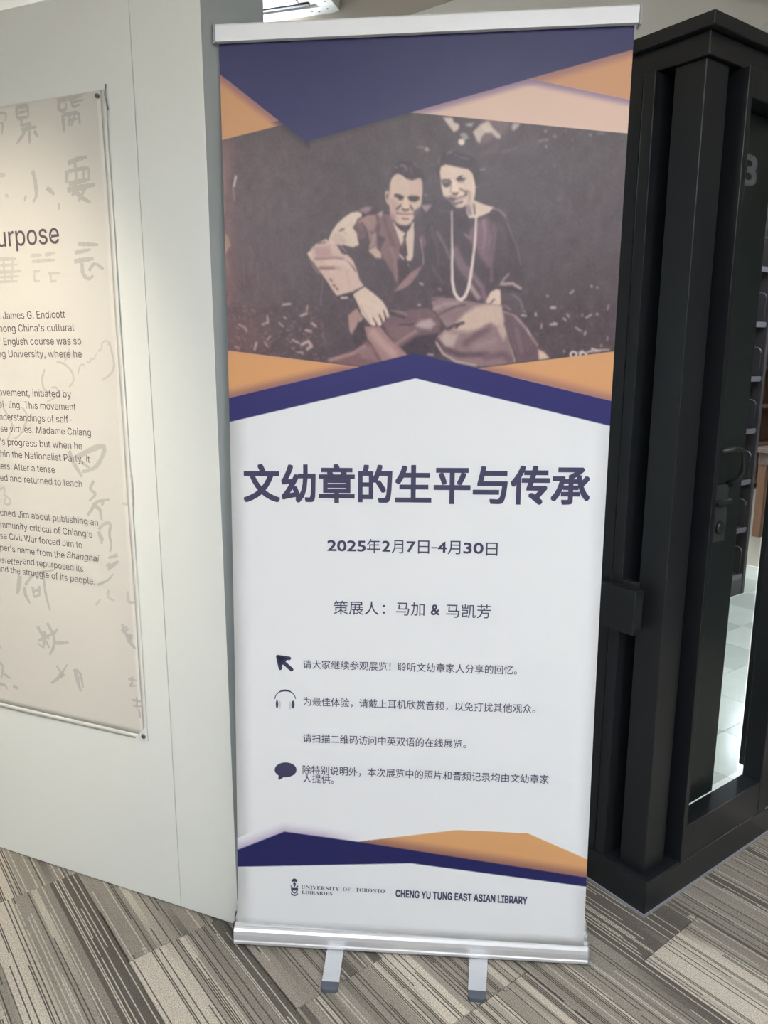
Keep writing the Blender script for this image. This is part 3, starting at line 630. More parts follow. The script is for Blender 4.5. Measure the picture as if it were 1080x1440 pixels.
# ---- painter: shapes evaluated at the projected place of every vertex of the printed area
class Paint:
    def __init__(s, P, base):
        s.x, s.y = proj(P); s.c = np.tile(np.array(base, float), (len(P), 1)); s.rng = np.random.RandomState(4)
    def _mix(s, idx, a, col): s.c[idx] += (np.array(col, float)-s.c[idx])*a[:, None]
    def poly(s, pts, col, blur=1.0, alpha=1.0, mask=None):
        p = np.array(pts, float); b = max(blur, .6); lo = p.min(0)-b; hi = p.max(0)+b
        idx = np.nonzero((s.x > lo[0]) & (s.x < hi[0]) & (s.y > lo[1]) & (s.y < hi[1]))[0]
        if mask is not None: idx = idx[mask[idx]]
        if not len(idx): return
        x, y = s.x[idx], s.y[idx]; d = np.full(len(idx), 1e9); ins = np.zeros(len(idx), bool); n = len(p)
        for i in range(n):
            (x0, y0), (x1, y1) = p[i], p[(i+1) % n]; ex, ey = x1-x0, y1-y0; L = ex*ex+ey*ey+1e-9
            t = np.clip(((x-x0)*ex+(y-y0)*ey)/L, 0, 1); d = np.minimum(d, np.hypot(x-x0-t*ex, y-y0-t*ey))
            if y0 != y1:
                c = ((y0 > y) != (y1 > y)) & (x < (x1-x0)*(y-y0)/(y1-y0)+x0); ins ^= c
        sd = np.where(ins, d, -d); a = np.clip(.5+sd/(2*b), 0, 1); a = a*a*(3-2*a)*alpha
        s._mix(idx, a, col)
    def stroke(s, pts, w_, col, blur=1.0, alpha=1.0):
        p = np.array(pts, float); b = max(blur, .6); r = w_/2; lo = p.min(0)-b-r; hi = p.max(0)+b+r
        idx = np.nonzero((s.x > lo[0]) & (s.x < hi[0]) & (s.y > lo[1]) & (s.y < hi[1]))[0]
        if not len(idx): return
        x, y = s.x[idx], s.y[idx]; d = np.full(len(idx), 1e9)
        if len(p) == 1: d = np.hypot(x-p[0, 0], y-p[0, 1])
        for i in range(len(p)-1):
            (x0, y0), (x1, y1) = p[i], p[i+1]; ex, ey = x1-x0, y1-y0; L = ex*ex+ey*ey+1e-9
            t = np.clip(((x-x0)*ex+(y-y0)*ey)/L, 0, 1); d = np.minimum(d, np.hypot(x-x0-t*ex, y-y0-t*ey))
        a = np.clip(.5+(r-d)/(2*b), 0, 1); a = a*a*(3-2*a)*alpha; s._mix(idx, a, col)
    def near(s, p0, p1, side, rng_, col, alpha=1.0, mask=None):
        """soft printed shadow lying along the edge p0-p1, on the side pointed to by sign"""
        side = -side; ex, ey = p1[0]-p0[0], p1[1]-p0[1]; L = math.hypot(ex, ey)
        d = ((s.x-p0[0])*ey-(s.y-p0[1])*ex)/L*side
        a = np.clip(1-d/rng_, 0, 1)*(d > -1); a = a*a*(3-2*a)*alpha
        idx = np.nonzero((a > 0) if mask is None else (a > 0) & mask)[0]; s._mix(idx, a[idx], col)
    def inside(s, pts):
        p = np.array(pts, float); ins = np.zeros(len(s.x), bool); n = len(p)
        for i in range(n):
            (x0, y0), (x1, y1) = p[i], p[(i+1) % n]
            if y0 != y1: ins ^= ((y0 > s.y) != (y1 > s.y)) & (s.x < (x1-x0)*(s.y-y0)/(y1-y0)+x0)
        return ins
PRINT_GLARE, PRINT_W, PRINT_A = .060, .70, .80
def finish(me, pt, gl=None):
    col = lin(np.clip(pt.c, 0, 255)); g = PRINT_GLARE if gl is None else gl
    a = np.clip((col-g)/(lin((220, 224, 228))-g)*np.array([.775, .79, .80]), .004, .9)
    ca = me.color_attributes.new('print', 'FLOAT_COLOR', 'POINT')
    ca.data.foreach_set('color', np.concatenate([a, np.ones((len(a), 1))], 1).astype(np.float32).ravel())
    wh = np.abs(pt.c-np.array([220., 224., 228.])).max(1) < .5
    fv = np.empty(len(me.loops), np.int32); me.loops.foreach_get('vertex_index', fv); fw_ = wh[fv.reshape(-1, 4)].all(1)
    bm = bmesh.new(); bm.from_mesh(me); bm.faces.ensure_lookup_table()
    bmesh.ops.delete(bm, geom=[bm.faces[i] for i in np.nonzero(fw_)[0]], context='FACES'); bm.to_mesh(me); bm.free()

#PAINT#
exec_paint = True
me, P = bgrid('printed_artwork', 0, 1, 0, .2905+.14, 690, 640, .0004, M['print'])
pt = Paint(P, (220, 224, 228))
NAVY, NAVM = (66, 65, 104), (76, 76, 114)
photo = [(300, 190), (400, 168), (430, 190), (577, 158), (900, 189), (900, 494), (684, 516), (583, 497), (505, 517), (300, 490)]
ph = pt.inside(photo)
pt.poly([(295, 150), (900, 150), (900, 530), (295, 530)], (93, 86, 91))
# background of the photograph
pt.poly([(300, 180), (420, 170), (400, 520), (300, 520)], (110, 97, 100), 50, .9)
pt.poly([(300, 200), (322, 200), (332, 500), (300, 500)], (150, 122, 114), 14, .8)
pt.poly([(360, 220), (430, 220), (430, 430), (360, 430)], (105, 95, 102), 35, .8)
pt.poly([(690, 190), (800, 190), (780, 420), (690, 420)], (92, 87, 93), 30, .7)
pt.poly([(640, 150), (760, 150), (750, 210), (640, 215)], (104, 94, 100), 20, .7)
rg = np.random.RandomState(11)
for _ in range(240):
    x = rg.uniform(312, 430); y = rg.uniform(200, 440); k = rg.uniform(-12, 14); pt.stroke([(x, y), (x+rg.uniform(-3, 3), y+rg.uniform(6, 30))], rg.uniform(2, 8), (104+k+(430-x)*.12, 92+k, 96+k), 4, .35)
for _ in range(160):
    x = rg.uniform(690, 880); y = rg.uniform(190, 440); k = rg.uniform(-7, 12); pt.stroke([(x, y), (x+rg.uniform(-8, 8), y+rg.uniform(-8, 8))], rg.uniform(2, 8), (96+k, 88+k, 94+k), 4, .4)
# ground
pt.poly([(310, 430), (500, 428), (520, 520), (310, 520)], (96, 84, 90), 5, .8); pt.poly([(735, 435), (890, 425), (890, 510), (735, 515)], (90, 82, 88), 6, .8)
pt.poly([(310, 440), (370, 440), (380, 500), (310, 500)], (132, 104, 104), 25, .55)
for _ in range(420):
    x = rg.uniform(318, 490); y = rg.uniform(430, 505); a_ = rg.uniform(0, 3.14); l = rg.uniform(1, 5); k = rg.uniform(0, 1)**2
    pt.stroke([(x, y), (x+l*math.cos(a_), y+l*math.sin(a_)*.7)], rg.uniform(1.0, 2.4), (118+k*60, 100+k*52, 102+k*46), 1.2, .55)
for _ in range(150):
    x = rg.uniform(738, 880); y = rg.uniform(428, 500); a_ = rg.uniform(0, 3.14); l = rg.uniform(1, 4); k = rg.uniform(0, 1)**3
    pt.stroke([(x, y), (x+l*math.cos(a_), y+l*math.sin(a_)*.6)], rg.uniform(1, 2.2), (104+k*70, 96+k*64, 102+k*58), 1.2, .5)
def cs_(ox, oy, sc):
    def f(pts): return [(ox+x/sc, oy+y/sc) for x, y in pts]
    f.s = sc; return f
g = cs_(305, 180, 4.235)
def P_(fr, pts, col, b=4, al=1.0): pt.poly(fr(pts), col, b/fr.s if b/fr.s > .6 else .6, al)
def S_(fr, pts, w_, col, b=4, al=1.0): pt.stroke(fr(pts), w_/fr.s, col, max(b/fr.s, .6), al)
P_(g, [(110, 280), (118, 290), (105, 350), (95, 352)], (205, 190, 172)); S_(g, [(95, 355), (105, 430)], 6, (165, 132, 122), 5)
P_(g, [(35, 620), (70, 650), (82, 700), (40, 765)], (168, 136, 120), 8)
for q in (((60, 1060), (310, 1062)), ((195, 700), (215, 760)), ((240, 800), (250, 930)), ((155, 760), (165, 930)), ((80, 770), (60, 960))): S_(g, q, 7, (140, 114, 114), 10, .6)
for q, w_ in ((((395, 1052), (435, 1048)), 14), (((500, 1118), (535, 1105)), 14), (((540, 1058), (535, 1090)), 8), (((300, 1120), (305, 1160)), 9), (((270, 1170), (300, 1160)), 9), (((370, 1160), (395, 1182)), 8), (((130, 1170), (170, 1190), (178, 1212)), 8),
              (((300, 1262), (318, 1240)), 8), (((235, 1280), (225, 1320)), 12), (((285, 1275), (298, 1300)), 8), (((450, 1262), (488, 1280)), 9), (((530, 1205), (560, 1210)), 14), (((570, 1165), (590, 1180)), 12), (((110, 1302), (135, 1315)), 8), (((505, 1290), (545, 1270), (565, 1300), (540, 1315)), 18), (((480, 1335), (515, 1338)), 8), (((400, 1125), (410, 1135)), 8)):
    S_(g, q, w_, (196, 170, 160), 5, .85)
g = cs_(700, 350, 5.684)
for q, w_ in ((((430, 470), (455, 470)), 24), (((190, 530), (225, 535)), 16), (((303, 515), (305, 530)), 18), (((350, 600), (347, 635)), 12), (((425, 605), (470, 600)), 20), (((450, 590), (465, 600)), 14), (((525, 555), (545, 570)), 14), (((555, 520), (570, 545)), 12), (((622, 628), (660, 652)), 13), (((700, 665), (695, 685)), 16), (((790, 522), (802, 522)), 14), (((748, 295), (752, 303)), 15), (((795, 308), (797, 312)), 14), (((887, 450), (875, 485)), 10), (((705, 550), (750, 525)), 14), (((675, 520), (675, 540)), 8), (((878, 700), (876, 730)), 9), (((825, 770), (830, 778)), 12), (((528, 810), (532, 825)), 10), (((205, 500), (215, 503)), 14), (((580, 355), (605, 335)), 14), (((395, 375), (400, 380)), 14)):
    S_(g, q, w_, (186, 180, 182), 5, .8)
for cx, cy, rr in ((605, 845, 24), (682, 852, 26)):
    S_(g, [(cx+rr*math.cos(t), cy+rr*math.sin(t)) for t in np.linspace(0, 6.28, 14)], 14, (222, 214, 208), 4)
for q in (((640, 830), (680, 812)), ((715, 830), (770, 800), (790, 815)), ((750, 795), (800, 810), (890, 806)), ((720, 822), (820, 815))): S_(g, q, 9, (200, 190, 188), 4)
# bright foliage at the top
g = cs_(580, 150, 6)
P_(g, [(600, 90), (830, 100), (830, 150), (780, 230), (700, 260), (640, 300), (560, 330), (540, 200)], (150, 132, 132), 30, .55)
P_(g, [(255, 90), (335, 92), (350, 130), (395, 150), (390, 190), (350, 215), (320, 180), (290, 140)], (196, 188, 172), 10)
P_(g, [(440, 148), (520, 132), (500, 170), (465, 165)], (160, 160, 156), 10); P_(g, [(415, 220), (450, 222), (478, 262), (440, 285), (398, 240)], (146, 152, 152), 9)
S_(g, [(413, 297), (414, 298)], 54, (216, 212, 188), 7)
P_(g, [(575, 150), (640, 120), (680, 180), (740, 235), (748, 268), (712, 268), (665, 218), (620, 218), (585, 250), (567, 308), (545, 290), (508, 212), (540, 185)], (192, 184, 166), 10)
S_(g, [(618, 175), (640, 190)], 50, (206, 200, 180), 14); P_(g, [(850, 135), (910, 140), (890, 175), (850, 205), (835, 185)], (176, 166, 160), 12)
S_(g, [(120, 360), (124, 362)], 34, (168, 152, 132), 8); S_(g, [(45, 342), (90, 345)], 22, (130, 116, 116), 8); S_(g, [(760, 385), (880, 350)], 26, (122, 114, 122), 12, .8); S_(g, [(580, 400), (700, 360), (720, 300)], 50, (112, 104, 110), 20, .8)
g = cs_(700, 150, 5.684)
for q, w_, k in ((((380, 195), (382, 196)), 24, 150), (((330, 275), (400, 262)), 20, 132), (((385, 317), (390, 318)), 20, 150), (((450, 235), (462, 240)), 22, 135), (((738, 226), (742, 228)), 16, 160), (((800, 212), (850, 215)), 16, 128), (((540, 195), (545, 200)), 20, 122), (((450, 465), (455, 475)), 22, 118), (((485, 735), (500, 740)), 26, 115), (((580, 787), (582, 788)), 12, 130), (((555, 930), (556, 935)), 12, 122), (((590, 265), (600, 268)), 26, 112), (((340, 470), (345, 480)), 20, 112)):
    S_(g, q, w_, (k, k-8, k-4), 7, .9)
# ---- man
m_ = cs_(530, 215, 12); a_g = cs_(420, 200, 5.4); c_g = cs_(420, 350, 5.4); d_g = cs_(580, 350, 5.4); b_g = cs_(580, 190, 5.4); s_g = cs_(425, 280, 9); w_g = cs_(605, 200, 10.8)
# bodies, dark
P_(a_g, [(470, 560), (640, 480), (700, 520), (900, 600), (1010, 620), (1050, 1080), (440, 1080), (440, 900), (400, 780), (460, 780)], (93, 83, 91), 10)
P_(c_g, [(180, 200), (300, 350), (420, 380), (480, 300), (1000, 0), (1060, 200), (1070, 460), (860, 450), (640, 560), (500, 600), (430, 760), (250, 830), (170, 500)], (93, 82, 90), 12)
P_(a_g, [(930, 440), (1050, 440), (1080, 1000), (960, 1000)], (84, 78, 84), 16, .7)
S_(c_g, [(185, 230), (165, 430)], 12, (128, 114, 122), 8, .8); S_(c_g, [(290, 370), (330, 560), (380, 640)], 14, (108, 94, 100), 12, .7)
P_(a_g, [(450, 590), (520, 550), (600, 525), (640, 520), (630, 590), (590, 660), (600, 800), (632, 880), (590, 882), (530, 830), (545, 760), (520, 700), (440, 640)], (150, 124, 120), 12)
P_(a_g, [(435, 690), (505, 640), (530, 760), (500, 830), (455, 790)], (96, 80, 88), 14); S_(a_g, [(500, 620), (525, 700), (530, 770)], 10, (110, 90, 92), 6)
S_(a_g, [(600, 540), (590, 620), (560, 680)], 30, (104, 88, 96), 14); S_(a_g, [(615, 540), (620, 545)], 40, (168, 146, 140), 10)
S_(a_g, [(580, 700), (575, 740), (545, 790)], 20, (156, 140, 132), 8); P_(a_g, [(530, 822), (580, 800), (625, 838), (628, 880), (585, 876)], (192, 166, 148), 6)
P_(a_g, [(640, 550), (705, 550), (745, 660), (775, 760), (765, 850), (752, 1080), (715, 1000), (640, 880), (615, 800), (650, 740), (605, 700), (615, 640)], (136, 112, 112), 7)
S_(a_g, [(650, 580), (680, 680), (720, 780)], 30, (122, 102, 104), 14); S_(a_g, [(605, 705), (655, 735), (625, 800)], 6, (92, 74, 80), 4); S_(a_g, [(700, 800), (735, 900), (740, 1040)], 26, (148, 122, 122), 12, .7)
# shirt and tie
P_(a_g, [(718, 608), (770, 700), (830, 690), (872, 608), (878, 700), (872, 800), (868, 870), (850, 902), (822, 898), (812, 850), (775, 840), (770, 760)], (206, 190, 166), 5)
P_(a_g, [(795, 700), (825, 690), (812, 735), (822, 800), (828, 860), (800, 870), (762, 835), (768, 795), (798, 750)], (92, 72, 80), 5); S_(a_g, [(800, 760), (790, 800)], 14, (130, 112, 118), 6); S_(a_g, [(768, 855), (795, 885)], 14, (186, 170, 168), 5)
P_(a_g, [(750, 890), (830, 910), (850, 1000), (760, 1080)], (86, 74, 82), 8); S_(a_g, [(830, 930), (832, 932)], 12, (160, 146, 144), 4)
P_(a_g, [(910, 720), (945, 700), (970, 760), (950, 800)], (128, 108, 112), 8); S_(a_g, [(925, 740), (945, 860), (945, 930)], 12, (150, 136, 140), 6); S_(a_g, [(945, 930), (880, 985)], 10, (120, 104, 108), 5)
P_(c_g, [(718, 328), (760, 280), (850, 180), (905, 145), (935, 130), (905, 195), (850, 268), (790, 305)], (150, 122, 124), 7)
for q in ((935, 270), (915, 425), (440+590, 370)): S_(c_g, [q, (q[0]+8, q[1]+3)], 16, (150, 142, 144), 5)
# hair
P_(m_, [(215, 600), (200, 470), (228, 410), (265, 300), (300, 200), (400, 140), (600, 150), (700, 205), (765, 300), (805, 400), (795, 500), (778, 640), (762, 520), (740, 430), (690, 430), (600, 462), (500, 440), (430, 380), (350, 350), (290, 400), (240, 450), (222, 520)], (78, 69, 77), 14)
S_(m_, [(310, 235), (340, 245)], 30, (126, 120, 120), 14); S_(m_, [(395, 215), (470, 210), (505, 290)], 28, (136, 128, 128), 14); S_(m_, [(625, 170), (690, 230)], 40, (112, 106, 110), 18); S_(m_, [(560, 240), (590, 330)], 30, (106, 98, 106), 16); S_(m_, [(440, 290), (470, 340)], 20, (100, 90, 98), 12)
# face
P_(m_, [(135, 680), (150, 640), (180, 632), (208, 665), (218, 880), (180, 872), (155, 830), (140, 760)], (186, 162, 152), 8); P_(m_, [(172, 690), (195, 700), (185, 780), (165, 770), (158, 720)], (112, 92, 94), 8)
P_(m_, [(350, 345), (430, 378), (500, 438), (600, 465), (690, 430), (742, 425), (770, 540), (765, 700), (752, 860), (722, 960), (650, 1050), (615, 1110), (570, 1190), (500, 1225), (400, 1215), (330, 1180), (270, 1110), (228, 1040), (215, 900), (205, 700), (218, 520), (250, 430), (300, 370)], (202, 182, 156), 8)
P_(m_, [(550, 490), (765, 470), (765, 690), (560, 690)], (202, 172, 156), 34, .85)
P_(m_, [(210, 760), (330, 780), (400, 1000), (360, 1160), (240, 1080)], (190, 156, 146), 36, .85); P_(m_, [(222, 1000), (300, 1050), (330, 1180), (260, 1110)], (158, 128, 124), 26, .7)
S_(m_, [(300, 480), (470, 500)], 90, (208, 188, 160), 40, .7); S_(m_, [(225, 560), (215, 700)], 26, (170, 142, 132), 16, .7)
P_(m_, [(620, 985), (690, 930), (735, 890), (728, 970), (650, 1070), (612, 1070)], (112, 102, 112), 18)
P_(m_, [(285, 715), (320, 688), (385, 700), (460, 735), (446, 780), (390, 806), (350, 770), (300, 742)], (84, 67, 72), 14); S_(m_, [(310, 745), (350, 760)], 22, (176, 152, 138), 10, .7); S_(m_, [(300, 655), (400, 665)], 24, (212, 192, 168), 14, .7)
P_(m_, [(515, 745), (560, 725), (640, 722), (710, 735), (728, 775), (650, 828), (570, 815), (530, 780)], (82, 66, 72), 14); S_(m_, [(590, 770), (680, 762)], 8, (120, 100, 98), 8, .8); S_(m_, [(540, 700), (700, 695)], 22, (186, 160, 146), 14, .6)
P_(m_, [(462, 760), (508, 760), (545, 880), (540, 935), (440, 930), (450, 860)], (216, 196, 166), 18)
S_(m_, [(400, 885), (370, 915), (335, 950)], 34, (116, 92, 80), 16); S_(m_, [(570, 895), (605, 960)], 36, (112, 92, 84), 18)
P_(m_, [(415, 930), (480, 950), (548, 938), (540, 975), (470, 990), (425, 965)], (108, 84, 82), 10)
S_(m_, [(400, 985), (470, 1005), (560, 990)], 22, (204, 172, 158), 10); S_(m_, [(328, 1015), (400, 1030), (520, 1034), (610, 1030)], 16, (108, 74, 78), 8)
S_(m_, [(360, 1060), (480, 1072), (590, 1058)], 36, (208, 176, 160), 14); S_(m_, [(435, 1108), (530, 1118)], 30, (138, 108, 106), 14); S_(m_, [(400, 1165), (550, 1165)], 50, (204, 182, 156), 20, .9); S_(m_, [(610, 880), (690, 900)], 60, (206, 186, 158), 28, .7)
P_(m_, [(325, 1185), (400, 1235), (500, 1240), (570, 1200), (602, 1160), (590, 1230), (550, 1285), (490, 1325), (420, 1300)], (92, 76, 80), 9)
P_(m_, [(278, 1165), (330, 1235), (400, 1310), (480, 1350), (470, 1380), (420, 1440), (370, 1400), (310, 1270)], (208, 194, 172), 8); P_(m_, [(605, 1170), (628, 1180), (605, 1300), (612, 1440), (520, 1440), (500, 1350), (560, 1270)], (204, 192, 168), 8)
P_(m_, [(745, 880), (935, 862), (880, 950), (830, 1000), (790, 960)], (152, 136, 144), 10); S_(m_, [(815, 708), (818, 712)], 24, (170, 168, 166), 8); S_(m_, [(885, 1190), (890, 1195)], 24, (142, 138, 138), 10)
S_(m_, [(880, 420), (890, 540)], 50, (108, 102, 108), 24, .8)
# woman's hand over his shoulder, cuff, his sleeve
P_(s_g, [(710, 140), (800, 92), (885, 98), (862, 150), (795, 190), (750, 165)], (148, 124, 126), 8)
P_(s_g, [(760, 165), (800, 190), (940, 110), (1000, 150), (930, 195), (760, 230)], (84, 72, 80), 10)
P_(s_g, [(700, 300), (820, 200), (930, 200), (950, 300), (900, 420), (820, 380), (760, 300)], (158, 130, 124), 16, .9)
P_(s_g, [(690, 300), (770, 300), (815, 400), (800, 480), (720, 520), (680, 420)], (128, 106, 108), 14, .9); S_(s_g, [(740, 290), (800, 370), (812, 480)], 8, (92, 72, 76), 6)
P_(s_g, [(335, 500), (380, 400), (440, 315), (520, 240), (620, 172), (700, 158), (752, 180), (752, 222), (700, 250), (678, 300), (640, 360), (690, 430), (702, 500), (718, 580), (640, 612), (540, 582), (440, 577), (330, 560)], (208, 194, 170), 7)
P_(s_g, [(350, 500), (430, 420), (520, 470), (560, 560), (440, 575)], (196, 168, 150), 20, .8)
P_(s_g, [(462, 402), (500, 375), (545, 364), (520, 392), (480, 408)], (86, 72, 72), 6); S_(s_g, [(560, 440), (520, 410)], 6, (150, 130, 118), 6); S_(s_g, [(640, 360), (690, 300)], 10, (160, 140, 126), 8)
P_(s_g, [(72, 700), (85, 670), (120, 620), (180, 565), (300, 502), (350, 545), (450, 590), (500, 690), (570, 700), (645, 780), (700, 920), (720, 1010), (780, 1100), (640, 1170), (440, 1225), (380, 1150), (320, 1050), (240, 940), (205, 890), (150, 810), (90, 750)], (202, 178, 160), 8)
P_(s_g, [(140, 610), (350, 585), (380, 720), (180, 760)], (180, 146, 140), 40, .85); S_(s_g, [(80, 690), (100, 700)], 30, (218, 204, 190), 14)
P_(s_g, [(95, 755), (150, 810), (205, 890), (250, 950), (200, 955), (130, 870)], (132, 114, 114), 14)
S_(s_g, [(165, 758), (300, 752), (420, 740), (520, 755)], 26, (152, 122, 118), 16, .9); S_(s_g, [(225, 872), (400, 872)], 36, (150, 116, 110), 16); S_(s_g, [(400, 860), (480, 880)], 24, (172, 144, 132), 16, .7)
S_(s_g, [(300, 800), (520, 800), (600, 840)], 50, (214, 192, 174), 24, .7); S_(s_g, [(600, 810), (640, 860), (680, 915)], 14, (120, 90, 86), 7); S_(s_g, [(560, 780), (610, 820)], 10, (160, 134, 118), 8)
S_(s_g, [(460, 590), (500, 650), (545, 690)], 28, (98, 80, 92), 8); S_(s_g, [(478, 585), (555, 668)], 10, (176, 164, 172), 5); S_(s_g, [(200, 562), (295, 545)], 14, (98, 80, 86), 7)
P_(s_g, [(460, 950), (620, 900), (700, 1000), (560, 1160), (440, 1180)], (208, 180, 164), 50, .6); S_(s_g, [(560, 900), (600, 1080)], 20, (186, 158, 148), 20, .6)
for q in ((352, 1015), (370, 1035), (392, 1085), (408, 1100), (432, 1130), (445, 1140)): S_(s_g, [q, (q[0]+6, q[1]+4)], 18, (122, 80, 76), 6)
P_(s_g, [(440, 1228), (640, 1172), (780, 1102), (790, 1112), (700, 1170), (650, 1240), (640, 1260), (420, 1260)], (80, 68, 76), 7)
# his hand
P_(c_g, [(412, 345), (450, 318), (500, 288), (560, 330), (640, 400), (668, 450), (690, 505), (695, 542), (672, 530), (650, 480), (655, 540), (655, 562), (635, 555), (612, 510), (632, 570), (622, 585), (606, 585), (575, 540), (588, 572), (570, 585), (545, 575), (480, 500), (450, 420)], (210, 194, 170), 4)
S_(c_g, [(565, 525), (598, 578)], 9, (120, 92, 86), 4); S_(c_g, [(612, 500), (640, 562)], 10, (112, 86, 82), 4); S_(c_g, [(645, 470), (668, 535)], 10, (112, 86, 82), 4); S_(c_g, [(560, 560), (575, 575)], 14, (218, 204, 184), 6)
S_(c_g, [(500, 380), (600, 460)], 40, (214, 200, 176), 20, .6); S_(c_g, [(470, 440), (540, 560)], 16, (180, 156, 138), 12, .7); S_(c_g, [(325, 372), (368, 370)], 16, (196, 188, 188), 5)
# his legs
P_(c_g, [(375, 505), (440, 450), (492, 530), (460, 570), (425, 610), (402, 652), (385, 620)], (170, 140, 130), 7); P_(c_g, [(450, 560), (500, 545), (520, 680), (430, 760), (410, 690)], (82, 70, 78), 9)
P_(c_g, [(640, 560), (700, 500), (760, 480), (860, 460), (980, 450), (1050, 500), (1082, 560), (1070, 640), (1000, 690), (900, 770), (820, 780), (740, 730), (670, 640)], (124, 106, 112), 9)
S_(c_g, [(700, 470), (760, 475), (820, 500)], 10, (146, 132, 136), 5); S_(c_g, [(690, 490), (800, 520)], 14, (86, 72, 80), 6); S_(c_g, [(760, 580), (900, 570)], 10, (92, 76, 82), 6)
P_(c_g, [(880, 580), (930, 545), (1000, 530), (1040, 570), (1000, 610), (930, 600)], (176, 158, 158), 20); P_(c_g, [(690, 590), (860, 590), (900, 620), (760, 700), (700, 660)], (134, 112, 112), 18, .8)
P_(c_g, [(780, 745), (900, 660), (1062, 640), (1085, 760), (1080, 830), (830, 810)], (74, 67, 78), 12); S_(c_g, [(745, 720), (820, 670), (890, 625)], 22, (154, 128, 126), 12); S_(c_g, [(985, 800), (1020, 805)], 18, (148, 144, 152), 7)
P_(c_g, [(498, 592), (560, 585), (620, 592), (700, 690), (830, 805), (730, 838), (645, 852), (600, 780), (520, 680)], (164, 130, 128), 9); S_(c_g, [(570, 640), (640, 720), (720, 800)], 60, (184, 150, 142), 26); S_(c_g, [(560, 735), (600, 790), (640, 850)], 8, (200, 174, 168), 5)
P_(c_g, [(200, 852), (270, 820), (430, 768), (520, 700), (570, 738), (640, 852), (560, 880), (460, 892), (330, 880)], (134, 106, 108), 9); S_(c_g, [(240, 845), (420, 790), (500, 740)], 24, (164, 134, 134), 12); P_(c_g, [(440, 760), (540, 740), (600, 850), (480, 830)], (150, 124, 124), 14, .8)
# ---- woman: dress
P_(b_g, [(250, 600), (330, 600), (440, 632), (540, 610), (620, 548), (690, 600), (735, 720), (790, 850), (822, 960), (832, 1082), (130, 1082), (120, 800), (120, 640)], (86, 77, 85), 9)
P_(d_g, [(130, 0), (832, 0), (832, 320), (690, 340), (560, 400), (400, 400), (150, 390)], (86, 77, 85), 9)
P_(b_g, [(490, 650), (560, 620), (640, 690), (632, 850), (605, 1000), (570, 1000), (520, 940), (480, 860), (400, 760)], (128, 108, 118), 22); S_(b_g, [(540, 650), (552, 740), (540, 860)], 20, (146, 126, 134), 14, .8); S_(b_g, [(590, 640), (610, 760), (600, 900)], 10, (104, 88, 98), 10, .8)
S_(b_g, [(610, 555), (660, 570), (705, 615)], 16, (138, 128, 134), 9); S_(b_g, [(705, 620), (740, 720), (800, 870), (822, 980)], 10, (122, 112, 118), 8); S_(b_g, [(660, 700), (700, 800), (720, 900)], 50, (104, 94, 100), 26, .7)
S_(b_g, [(190, 740), (240, 830), (285, 930)], 22, (122, 114, 122), 14); S_(b_g, [(140, 700), (190, 850), (200, 1000)], 16, (104, 98, 106), 14, .8); S_(b_g, [(310, 880), (360, 1000), (420, 1080)], 40, (128, 112, 122), 20); S_(b_g, [(400, 750), (440, 780)], 20, (140, 124, 132), 10, .8)
P_(b_g, [(330, 620), (440, 635), (430, 760), (340, 700)], (78, 70, 78), 12, .8)
S_(d_g, [(330, 0), (380, 120), (460, 200), (530, 300), (550, 380)], 46, (130, 112, 122), 22); S_(d_g, [(440, 280), (500, 370)], 40, (158, 140, 142), 14); S_(d_g, [(560, 0), (600, 150), (600, 240)], 26, (122, 104, 116), 14); S_(d_g, [(160, 150), (230, 260)], 20, (108, 98, 106), 14)
S_(d_g, [(60, 262), (75, 268)], 20, (156, 144, 142), 6); S_(d_g, [(200, 305), (215, 308)], 18, (136, 126, 132), 7); S_(d_g, [(45, 425), (50, 427)], 16, (160, 148, 146), 6); S_(d_g, [(150, 375), (240, 370)], 16, (130, 116, 122), 8)
# skirt
P_(d_g, [(690, 470), (740, 470), (820, 535), (880, 610), (950, 735), (1030, 820), (1000, 840), (960, 845), (790, 862), (730, 720)], (116, 102, 110), 8)
S_(d_g, [(700, 475), (770, 500), (850, 590)], 18, (156, 140, 144), 9); S_(d_g, [(865, 605), (900, 660), (950, 730)], 18, (172, 150, 148), 8); S_(d_g, [(790, 620), (830, 780)], 30, (128, 114, 120), 16); S_(d_g, [(900, 660), (960, 740), (1030, 815)], 6, (110, 92, 96), 4)
P_(d_g, [(955, 765), (1000, 785), (1042, 830), (960, 842)], (200, 176, 154), 6)
P_(d_g, [(140, 400), (200, 375), (300, 372), (520, 412), (680, 430), (695, 540), (740, 720), (785, 862), (620, 887), (480, 892), (330, 862), (230, 802), (175, 720), (190, 660), (260, 600), (190, 500)], (142, 123, 127), 7)
P_(d_g, [(400, 490), (480, 440), (560, 418), (675, 432), (692, 560), (660, 620), (600, 560), (520, 610), (430, 625), (330, 620), (290, 600)], (196, 178, 156), 22); P_(d_g, [(600, 440), (670, 440), (720, 640), (690, 700), (640, 600)], (192, 172, 154), 18, .9)
P_(d_g, [(190, 690), (250, 625), (350, 650), (310, 740), (230, 745)], (182, 164, 152), 22); S_(d_g, [(265, 610), (320, 580), (385, 562)], 22, (92, 80, 84), 9); S_(d_g, [(330, 600), (350, 580)], 14, (76, 66, 72), 6); S_(d_g, [(250, 625), (330, 630), (430, 640), (560, 585)], 12, (170, 152, 146), 8, .8)
S_(d_g, [(190, 700), (240, 760), (360, 805), (560, 800)], 40, (108, 92, 100), 18); S_(d_g, [(400, 720), (480, 660), (580, 600)], 44, (124, 106, 112), 26); S_(d_g, [(480, 740), (620, 700)], 50, (158, 138, 140), 28, .8); S_(d_g, [(560, 820), (700, 800), (740, 840)], 50, (122, 107, 114), 22)
